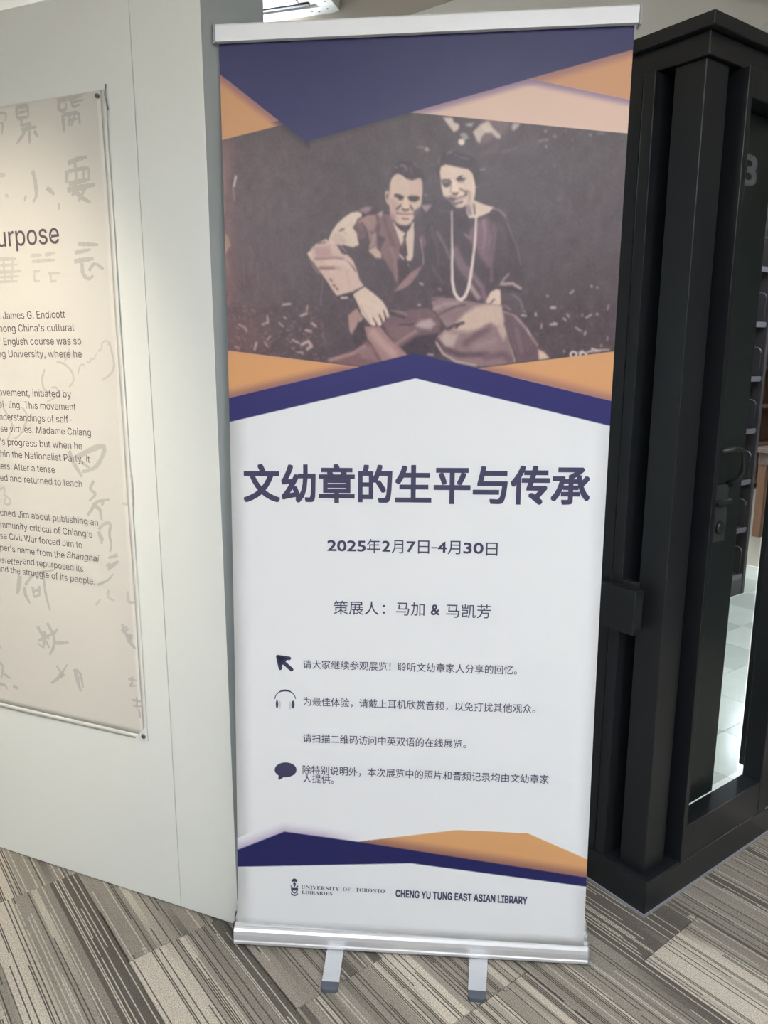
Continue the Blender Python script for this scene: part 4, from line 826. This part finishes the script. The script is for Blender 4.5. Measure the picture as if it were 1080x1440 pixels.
S_(d_g, [(182, 712), (230, 795), (330, 855), (480, 884)], 14, (184, 168, 168), 7); S_(d_g, [(170, 455), (240, 420), (340, 412)], 34, (158, 140, 142), 14); S_(d_g, [(200, 500), (320, 440), (400, 425)], 12, (108, 92, 98), 8); S_(d_g, [(230, 530), (350, 450), (430, 440)], 14, (140, 122, 126), 8); S_(d_g, [(560, 590), (640, 600)], 30, (140, 122, 126), 18, .7)
S_(d_g, [(688, 540), (735, 700), (780, 855)], 7, (186, 170, 156), 4); S_(d_g, [(698, 560), (745, 720), (790, 850)], 10, (92, 80, 88), 6, .8)
# cuff sleeve on the right and her hand
P_(d_g, [(620, 290), (700, 200), (760, 180), (830, 240), (832, 320), (770, 315), (670, 285)], (92, 82, 90), 8); S_(d_g, [(668, 272), (700, 225), (730, 190)], 16, (150, 138, 140), 8); S_(d_g, [(690, 268), (760, 262), (820, 300)], 22, (172, 158, 154), 9); S_(d_g, [(690, 292), (760, 300), (818, 322)], 12, (64, 56, 66), 6)
P_(d_g, [(672, 340), (780, 328), (835, 400), (850, 480), (790, 505), (690, 470)], (102, 92, 100), 9); S_(d_g, [(760, 345), (820, 390), (842, 470)], 12, (132, 124, 130), 8); S_(d_g, [(700, 430), (740, 460)], 20, (130, 120, 126), 9)
P_(d_g, [(555, 405), (575, 360), (595, 325), (640, 305), (668, 312), (672, 420), (640, 432), (590, 418)], (208, 191, 170), 5); S_(d_g, [(592, 412), (605, 400), (622, 382)], 9, (92, 76, 76), 4); S_(d_g, [(600, 420), (670, 430)], 6, (160, 140, 128), 5)
# head
P_(w_g, [(100, 330), (100, 240), (150, 175), (300, 140), (420, 150), (560, 180), (680, 255), (735, 360), (745, 450), (715, 640), (690, 690), (670, 560), (650, 480), (580, 410), (480, 385), (350, 360), (250, 335), (180, 345), (150, 420), (160, 560), (175, 660), (120, 560), (90, 430)], (78, 69, 77), 14)
S_(w_g, [(155, 205), (125, 260), (130, 330)], 26, (124, 114, 124), 14); S_(w_g, [(255, 175), (320, 150)], 30, (124, 118, 124), 12); S_(w_g, [(370, 180), (400, 210)], 26, (108, 102, 108), 12); S_(w_g, [(450, 225), (520, 245), (585, 265)], 26, (112, 106, 114), 14); S_(w_g, [(300, 290), (420, 290), (500, 330)], 20, (94, 86, 94), 14)
S_(w_g, [(770, 412), (825, 412)], 26, (142, 138, 142), 12); S_(w_g, [(700, 675), (705, 680)], 18, (150, 146, 148), 6)
P_(w_g, [(160, 375), (230, 335), (350, 360), (480, 390), (580, 410), (640, 470), (670, 560), (690, 690), (682, 800), (662, 880), (600, 930), (540, 960), (470, 998), (400, 998), (330, 940), (265, 870), (200, 815), (172, 700), (158, 580), (146, 450)], (214, 199, 170), 8)
P_(w_g, [(200, 815), (280, 830), (370, 860), (375, 920), (410, 960), (470, 998), (400, 1000), (320, 940), (250, 870)], (128, 116, 122), 18); P_(w_g, [(150, 900), (260, 870), (330, 950), (400, 1005), (560, 1000), (560, 1140), (360, 1100), (200, 1000)], (84, 77, 85), 10)
P_(w_g, [(168, 590), (220, 565), (295, 568), (330, 600), (315, 660), (250, 692), (200, 670)], (104, 88, 98), 14); S_(w_g, [(205, 602), (270, 600)], 16, (176, 160, 158), 9); S_(w_g, [(165, 572), (290, 566)], 12, (92, 74, 84), 8)
P_(w_g, [(388, 560), (430, 522), (495, 498), (478, 540), (552, 550), (500, 585), (420, 592)], (90, 75, 79), 10); S_(w_g, [(495, 540), (530, 530)], 16, (200, 184, 164), 8); S_(w_g, [(430, 608), (510, 605)], 18, (160, 140, 128), 10)
P_(w_g, [(340, 560), (385, 600), (430, 720), (410, 760), (340, 765), (325, 690)], (224, 210, 182), 14); S_(w_g, [(312, 620), (318, 700), (305, 760)], 18, (164, 146, 132), 10); P_(w_g, [(325, 762), (400, 768), (435, 752), (425, 800), (370, 800), (330, 790)], (106, 86, 82), 9)
S_(w_g, [(455, 710), (500, 738), (580, 748)], 28, (140, 114, 104), 14); S_(w_g, [(540, 760), (545, 800)], 30, (110, 86, 84), 12); S_(w_g, [(300, 850), (380, 862), (470, 832), (550, 792)], 22, (88, 66, 68), 8); S_(w_g, [(300, 820), (380, 825)], 34, (156, 134, 124), 14, .8); S_(w_g, [(440, 790), (500, 785)], 44, (220, 204, 182), 14)
S_(w_g, [(400, 852), (500, 822)], 8, (206, 188, 174), 5); S_(w_g, [(390, 888), (470, 872), (545, 826)], 30, (190, 164, 154), 12); S_(w_g, [(385, 930), (440, 922), (485, 905)], 26, (104, 84, 88), 9); S_(w_g, [(400, 975), (470, 972), (540, 935)], 30, (198, 182, 158), 14)
S_(w_g, [(590, 760), (600, 820), (590, 900)], 50, (174, 154, 142), 24, .8); S_(w_g, [(230, 420), (420, 450)], 80, (222, 206, 176), 40, .6); S_(w_g, [(650, 600), (665, 750)], 30, (226, 214, 190), 16, .6)
P_(w_g, [(555, 962), (600, 925), (670, 878), (720, 905), (850, 955), (962, 985), (905, 1060), (820, 1105), (700, 1150), (590, 1152), (548, 1070)], (208, 194, 168), 7)
S_(w_g, [(575, 980), (600, 1080)], 70, (156, 140, 146), 18); S_(w_g, [(665, 940), (680, 1090)], 26, (128, 110, 108), 12); S_(w_g, [(620, 940), (640, 1000)], 30, (186, 168, 154), 14, .8)
# necklace of beads
def beads(path, r0, r1, step):
    p = np.array(path, float); sg = np.r_[0, np.cumsum(np.hypot(*np.diff(p, axis=0).T))]; n = int(sg[-1]/step)
    for i in range(n+1):
        d = sg[-1]*i/n; x, y = np.interp(d, sg, p[:, 0]), np.interp(d, sg, p[:, 1]); r = r0+(r1-r0)*i/n
        pt.stroke([(x, y), (x+.01, y)], 2*r, (212, 204, 192), .8)
lft = w_g([(330, 1050), (328, 1120)])+b_g([(300, 640), (300, 760), (303, 900), (300, 1000)])+d_g([(302, 160), (302, 240), (318, 330), (345, 375), (370, 385)])
rgt = w_g([(712, 1060), (698, 1160)])+b_g([(484, 620), (478, 780), (465, 900), (452, 1000)])+d_g([(440, 220), (425, 300), (400, 360), (370, 385)])
pt.stroke(lft, 1.6, (200, 190, 180), .9); pt.stroke(rgt, 2.2, (206, 196, 184), .9); beads(lft, .9, 2.6, 3.4); beads(rgt, 1.5, 2.6, 3.4)
# tone and softness of an old print
NV, NU = 640, 690
f_ = pt.c.reshape(NV, NU, 3); low = np.clip(104-f_, 0, None); f_ = f_+low*.55; hi = np.clip(f_-150, 0, None); f_ = f_-hi*.10
kk = np.array([.10, .24, .32, .24, .10])
def conv(a, ax): 
    pad = [(0, 0)]*3; pad[ax] = (2, 2); q = np.pad(a, pad, 'edge'); n = a.shape[ax]
    return sum(k_*np.take(q, range(i, i+n), axis=ax) for i, k_ in enumerate(kk))
lum = (f_*np.array([.35, .45, .20])).sum(2, keepdims=True); f_ = lum*np.array([1.03, .985, .975])+(f_-lum)*.62
f_ = conv(conv(f_, 0), 1)
gr = np.random.RandomState(2).normal(0, 1, (NV, NU, 1)); gr = conv(conv(gr, 0), 1)
big = np.random.RandomState(5).normal(0, 1, (NV//12+2, NU//12+2)); yy, xx = np.linspace(0, NV/12, NV), np.linspace(0, NU/12, NU)
y0_, x0_ = yy.astype(int), xx.astype(int); ty, tx = (yy-y0_)[:, None], (xx-x0_)[None]
bg_ = (big[y0_][:, x0_]*(1-tx)+big[y0_][:, x0_+1]*tx)*(1-ty)+(big[y0_+1][:, x0_]*(1-tx)+big[y0_+1][:, x0_+1]*tx)*ty
pt.c = (f_+gr*5+bg_[..., None]*1.8+np.array([-3.0, -4.0, -1.0])).reshape(-1, 3)
# ---- flat colour shapes of the banner
W0 = (220, 224, 228)
pt.poly([(290, 559+8), (323, 559), (583, 497), (862, 564), (905, 574), (905, 625), (290, 625)], NAVM, .8)
ol = [(290, 488), (321, 493), (505, 516), (323, 559), (290, 567)]; orr = [(672, 518), (865, 494), (905, 488), (905, 576), (862, 564)]
mo, mo2 = pt.inside(ol), pt.inside(orr)
pt.poly(ol, (200, 154, 114), .8); pt.poly(orr, (198, 154, 118), .8)
pt.near((323, 559), (505, 516), -1, 15, (140, 108, 112), .8, mo); pt.near((672, 518), (862, 564), -1, 16, (146, 112, 114), .75, mo2)
pt.near((321, 493), (505, 516), 1, 6, (190, 146, 130), .4, mo)
pt.poly([(290, 600.5), (325, 593), (584.4, 532), (858, 599), (905, 611), (905, 660), (290, 660)], W0, .8)
# top
pe = [(566, 158.5), (745, 110.5), (888, 140.6), (905, 144), (905, 190), (885.6, 188), (577, 158)]
pt.poly(pe, (208, 182, 168), .8); mp = pt.inside(pe)
pt.near((745, 110.5), (577, 158), -1, 14, (136, 116, 140), .85, mp); pt.near((745, 110.5), (888, 140.6), 1, 14, (140, 120, 146), .85, mp)
otr = [(745, 110.5), (893.3, 69), (910, 64), (910, 146), (888, 140.6)]; pt.poly(otr, (194, 150, 118), .8); pt.near((893, 69), (745, 111), -1, 16, (152, 116, 116), .85, pt.inside(otr))
otl = [(290, 92), (308.7, 104), (399, 175), (310, 197.5), (290, 202)]; pt.poly(otl, (192, 148, 112), .8); pt.near((399, 175), (308.7, 104), -1, 15, (146, 110, 116), .85, pt.inside(otl))
pt.near((399, 175), (431, 199), 1, 12, (74, 68, 84), .6, ph & (pt.x < 436) & (pt.y > 170)); pt.near((577, 158), (431, 199), -1, 9, (80, 74, 88), .5, ph & (pt.x > 428) & (pt.x < 580))
pt.poly([(290, 20), (910, 20), (910, 64), (893.3, 69), (745, 110.5), (577, 158), (431, 199), (399, 175), (308.7, 104), (290, 90)], NAVY, .8)
finish(me, pt); link('printed_artwork', me, None, sheet)

me, P = bgrid('printed_artwork', 0, 1, .862, .942, 690, 90, .0004, M['print'])
pt = Paint(P, (220, 224, 228)); NV2 = (45, 47, 92)
pt.stroke([(300, 1207), (330, 1196), (400, 1169.4), (520, 1186)], 2, (140, 118, 158), 15, 1.0)
idx = pt.x > 455; pt.c[idx] += (np.array([220, 224, 228])-pt.c[idx])*np.clip((pt.x[idx]-455)/55, 0, 1)[:, None]
nb = [(320, 1200), (334, 1195), (400, 1169.4), (505.6, 1184), (824.7, 1234), (840, 1237), (840, 1249), (823, 1246.7), (577.8, 1214), (334, 1219), (320, 1219)]
ob = [(495, 1184.5), (712.8, 1159), (825, 1208), (840, 1215), (840, 1238), (824.7, 1234)]
pt.poly(ob, (198, 152, 108), .8); pt.near((505, 1184), (825, 1234), -1, 17, (132, 96, 92), .85, pt.inside(ob)); pt.poly(nb, NV2, .8)
finish(me, pt, .018); link('printed_artwork', me, None, sheet)
#ENDPAINT#

def bfit(s, L_, R_, top, bot, off=0.0, shear=0.0, ref=None):
    u0 = b_inv(*L_)[0]; u1 = b_inv(*R_)[0]; v1 = b_inv(*top)[1]; v0 = b_inv(*bot)[1]
    return fit(s, u0, u1, v0, v1, off, shear, ref)
def bprint(name, parts, m=None, off=.0007):
    v, f = merge([(q if q.shape[1] == 3 else np.concatenate([q, np.zeros((len(q), 1))], 1), g_) for q, g_ in parts]); return pyobj(name, bsurf(v[:, 0], v[:, 1], off+v[:, 2:3])-BO, f, m or M['ink'], sheet)
bprint('printed_title', [bfit('文幼章的生平与传承', (342.3, 680), (830, 685), (365, 652), (798, 710.6), .024)])
dt = [('2025', 460.3, 514.4, 759.8, 775.3, .018), ('年', 516, 534.7, 757.8, 778, .002), ('2', 537.5, 548.8, 760.3, 775.8, .018), ('月', 550.8, 567.2, 759.4, 778.2, .002), ('7', 571.6, 584.3, 761.2, 776.3, .018), ('日', 587.8, 603.7, 760, 778.6, .002),
      ('–', 606.6, 615.3, 769.3, 771.1, .018), ('4', 615.6, 628.1, 761.8, 777, .018), ('月', 629.4, 647.5, 760.5, 779.5, .002), ('30', 651.7, 680, 763, 778.6, .018), ('日', 683.6, 699.8, 763, 781.6, .002)]
bprint('printed_date', [bfit(s, (a, 770), (b2, 770), ((a+b2)/2, t), ((a+b2)/2, bt), o_) for s, a, b2, t, bt, o_ in dt])
bprint('printed_curator_line', [bfit('策展人', (469.2, 855), (532.8, 856), (500, 845), (500, 864.5), .002), bfit(':', (538, 858), (541.5, 858), (539, 850.5), (539, 863), 0.0), bfit('马加', (557, 857), (597, 858), (577, 846.6), (577, 865.8), .002),
       bfit('&', (605.8, 857), (618.4, 858), (612, 850), (612, 865), .014), bfit('马凯芳', (627.2, 859), (690.5, 860), (655, 849.5), (655, 869), .002)])
def item(s, x0, y0, x1, y1, t, bt):
    return bfit(s, (x0, y0), (x1, y1), (x0+6, t), (x0+6, bt), .004, 0, ref='请')
bprint('printed_line', [item('请大家继续参观展览！聆听文幼章家人分享的回忆。', 426, 934, 727, 944, 927.8, 940.2)])
bprint('printed_line', [item('为最佳体验，请戴上耳机欣赏音频，以免打扰其他观众。', 426.4, 986, 753, 998, 980, 992.4)])
bprint('printed_line', [item('请扫描二维码访问中英双语的在线展览。', 426, 1037, 655.5, 1045, 1031.6, 1044)])
bprint('printed_line', [item('除特别说明外，本次展览中的照片和音频记录均由文幼章家', 425.6, 1082, 771.6, 1097, 1076, 1088.4)])
bprint('printed_line', [item('人提供。', 426, 1094, 469.7, 1096, 1088.4, 1100.5)])
def polyuv(pts, seg=None):
    v = np.array([b_inv(*p) for p in pts]); return v, [tuple(range(len(v)))]
def ell(cx, cy, rx, ry, n=32, a0=0, a1=2*math.pi): return [(cx+rx*math.cos(a0+(a1-a0)*i/n), cy+ry*math.sin(a0+(a1-a0)*i/n)) for i in range(n)]
def capsule(p, q, r, r2=None):
    r2 = r2 or r; a = math.atan2(q[1]-p[1], q[0]-p[0])
    return [(p[0]+r*math.cos(a+math.pi/2+i*math.pi/8), p[1]+r*math.sin(a+math.pi/2+i*math.pi/8)) for i in range(9)]+[(q[0]+r2*math.cos(a-math.pi/2+i*math.pi/8), q[1]+r2*math.sin(a-math.pi/2+i*math.pi/8)) for i in range(9)]
k = lambda x, y: (370+x/5.143, 900+y/5.143)
def KP(pts): return polyuv([k(*p) for p in pts])
bprint('arrow_icon', [KP(capsule((107, 120), (190, 132), 13)), KP(capsule((107, 120), (125, 204), 13)), KP([(104, 118), (190, 130), (168, 150), (146, 172), (128, 204)]), KP(capsule((130, 145), (206, 213), 14, 14))])
def band(cx, cy, rx, ry, a0, a1, w_, n=24):
    o = []; 
    for i in range(n+1):
        t = a0+(a1-a0)*i/n; o.append((cx+(rx+w_(i/n)/2)*math.cos(t), cy+(ry+w_(i/n)/2)*math.sin(t)))
    for i in range(n, -1, -1):
        t = a0+(a1-a0)*i/n; o.append((cx+(rx-w_(i/n)/2)*math.cos(t), cy+(ry-w_(i/n)/2)*math.sin(t)))
    m_n = len(o); v = np.array([b_inv(*k(*p)) for p in o]); f = [(i, i+1, m_n-2-i, m_n-1-i) for i in range(n)]; return v, f
bprint('headphones_icon', [band(160, 430, 75, 66, math.pi*1.02, math.pi*1.98, lambda t: 6+9*math.exp(-((t-.5)/.16)**2)), KP(ell(101, 463, 9, 31)), KP(ell(217, 466, 11, 29))])
bprint('headphones_icon_pads', [KP(ell(120, 468, 9, 30)), KP(ell(196, 473, 9, 30))], M['ink_light'], .0006)
bprint('speech_bubble_icon', [KP(ell(163, 938, 79, 54, 40)), KP([(112, 975), (160, 985), (114, 1014), (110, 1000)])])
# footer
k = lambda x, y: (400+x/6.75, 1230+y/6.75)
SER = lambda s: ''.join(chr(0x1D400+ord(c)-65) if c.isalpha() else c for c in s)
bprint('printed_footer', [bfit(SER('UNIVERSITY'), k(159, 120), k(522, 135), k(180, 99), k(180, 134), -.004), bfit(SER('OF'), k(555, 140), k(628, 145), k(590, 122), k(590, 155), -.004), bfit(SER('TORONTO'), k(676, 140), k(952, 155), k(700, 125), k(700, 161), -.004),
       bfit(SER('LIBRARIES'), k(165, 165), k(456, 185), k(185, 150), k(185, 181), -.004)])
FONT[0] = GROT
bprint('printed_footer', [bfit('CHENG YU TUNG EAST ASIAN LIBRARY', (556.3, 1256), (741.5, 1266), (560, 1250.8), (560, 1261.6), .026)])
FONT[0] = None
bprint('printed_divider', [polyuv([k(1001, 112), k(1005, 112), k(1005, 222), k(1001, 222)])], M['ink_grey'])
crest = [KP([(68, 66), (66, 55), (74, 44), (86, 36), (95, 33), (108, 38), (119, 47), (124, 58), (120, 68), (96, 64)]), KP([(91, 66), (100, 66), (101, 82), (90, 82)]),
         KP([(82, 78), (110, 78), (106, 100), (98, 118), (88, 100)]), KP([(58, 98), (74, 108), (80, 125), (60, 118)]), KP([(132, 98), (116, 108), (110, 125), (130, 118)]),
         KP([(62, 122), (130, 124), (128, 150), (116, 170), (96, 180), (76, 168), (64, 150)]), KP([(60, 165), (72, 178), (96, 188), (120, 180), (132, 168), (128, 186), (112, 198), (96, 201), (78, 196), (64, 184)])]
bprint('crest', crest); bprint('crest_open_book', [KP([(80, 146), (95, 152), (112, 146), (110, 162), (95, 170), (82, 160)]), KP([(66, 104), (78, 112), (76, 118), (66, 114)])], M['vinyl'], .0009)

# ---- hardware
bd = (TR-TL)/np.linalg.norm(TR-TL); yaw = math.atan2(bd[1], bd[0])
tbar = bsurf(.5, -.0022)-BO
def frame_obj(name, parent, loc, rz, tilt=0.0):
    o = empty(name, loc, rz, parent); return o
c0, s0 = math.cos(yaw), math.sin(yaw)
def orient(pts, origin, rz, roll=0.0):
    out = []
    for x, y, z in pts:
        z2 = z+x*math.tan(roll); out.append((origin[0]+x*math.cos(rz)-y*math.sin(rz), origin[1]+x*math.sin(rz)+y*math.cos(rz), origin[2]+z2))
    return out
def placed(o, origin, rz, roll=0.0):
    me = o.data; vs = orient([tuple(v.co) for v in me.vertices], origin, rz, roll)
    for v, c in zip(me.vertices, vs): v.co = c
    me.update(); return o
LB = np.linalg.norm(TR-TL); roll = math.atan2(TR[2]-TL[2], LB)
prof = [(-.013, -.004), (-.013, .026), (-.010, .0295), (.010, .0295), (.013, .026), (.013, -.002), (.004, -.004), (.004, .002), (-.001, .002), (-.001, -.004)]
rail = placed(extrude_profile('top_rail', prof, -LB/2-.0035, LB/2+.0055, M['bar'], ban), tbar, yaw, roll)
for sx in (-1, 1):
    x = -LB/2-.0085 if sx < 0 else LB/2+.006
    bm = bmesh.new(); bm_box(bm, x, x+.0045, -.014, .014, -.0075, .0300, bev=.0012); me = bpy.data.meshes.new('end_cap'); bm.to_mesh(me); bm.free()
    placed(link('end_cap', me, M['capgrey'], ban), tbar, yaw, roll)
# cassette base
CL_ = at_z(327, 1327, .012); CR_ = at_z(828, 1356.5, .012); cyaw = math.atan2(CR_[1]-CL_[1], CR_[0]-CL_[0]); CW = float(np.linalg.norm(CR_-CL_))
org = np.array(CL_)-BO; org[2] = 0
prof = [(.002, .010), (.0, .013), (.0, .0185), (.0028, .0205), (.0018, .028), (.0022, .036), (.0045, .0445), (.0085, .0505), (.0125, .0530), (.0130, .0555), (.0165, .0560), (.0170, .0590), (.0205, .0592),
        (.0205, .050), (.0265, .050), (.0265, .0680), (.034, .0700), (.050, .0745), (.064, .0745), (.078, .066), (.084, .045), (.084, .010)]
cas = placed(extrude_profile('cassette', prof, .003, CW-.003, M['alu'], ban), org, cyaw)
pe_ = [(.0015, .0085), (-.0008, .012), (-.0008, .0195), (.001, .036), (.0035, .0455), (.008, .0518), (.012, .0545), (.012, .0600), (.020, .0605), (.020, .052), (.0272, .052), (.0272, .0700), (.050, .0760), (.065, .0760), (.080, .067), (.0855, .045), (.0855, .0085)]
placed(extrude_profile('cassette_end', pe_, 0, .0030, M['darkplastic'], ban), org, cyaw); placed(extrude_profile('cassette_end', pe_, CW-.003, CW, M['capgrey'], ban), org, cyaw)
# bright rear pillar stubs either side of the sheet
for x in (.003, CW-.021):
    bm = bmesh.new(); bm_box(bm, x-.002, x+.018, .034, .056, .071, .100, bev=.006); me = bpy.data.meshes.new('slot_guide'); bm.to_mesh(me); bm.free()
    placed(link('slot_guide', me, M['alu'], ban), org, cyaw)
# feet
def foot(pxs_):
    a, b2, c, d = [np.array(at_z(x, y, .006)) for x, y in pxs_]   # front-left, front-right, rear-right, rear-left (seen edges)
    r = c-b2; l = d-a; cut = .14
    A, B2 = a+l*.20, b2+r*.20; D2, C2 = a+l*2.0, b2+r*2.0
    def slab(name, q, z0, z1, m): return prism(name, [(p[0]-BO[0], p[1]-BO[1]) for p in q], z0, z1, m, ban, bev=.0008)
    f_ = slab('foot', [A, B2, C2, D2], .0015, .0075, M['foot'])
    a2 = a+(b2-a)*.12; b3 = b2-(b2-a)*.12
    slab('foot_cap', [A+l*.01, a+l*.05, a2, b3, b2+r*.05, B2+r*.01], .0, .010, M['rubber'])
foot([(450.5, 1393), (475, 1394.5), (482.5, 1341), (459, 1340)]); foot([(657.5, 1405.5), (683, 1408), (685.5, 1352), (660, 1351)])
# rear pole
pb = (BL+BR)/2-BO+np.array([0, .045, .015]); ptop = (TL+TR)/2-BO+np.array([0, .016, .002])
tube('support_pole', [tuple(pb), tuple(pb*.5+ptop*.5), tuple(ptop)], [.010, .009, .008], M['alu'], ban, 12)
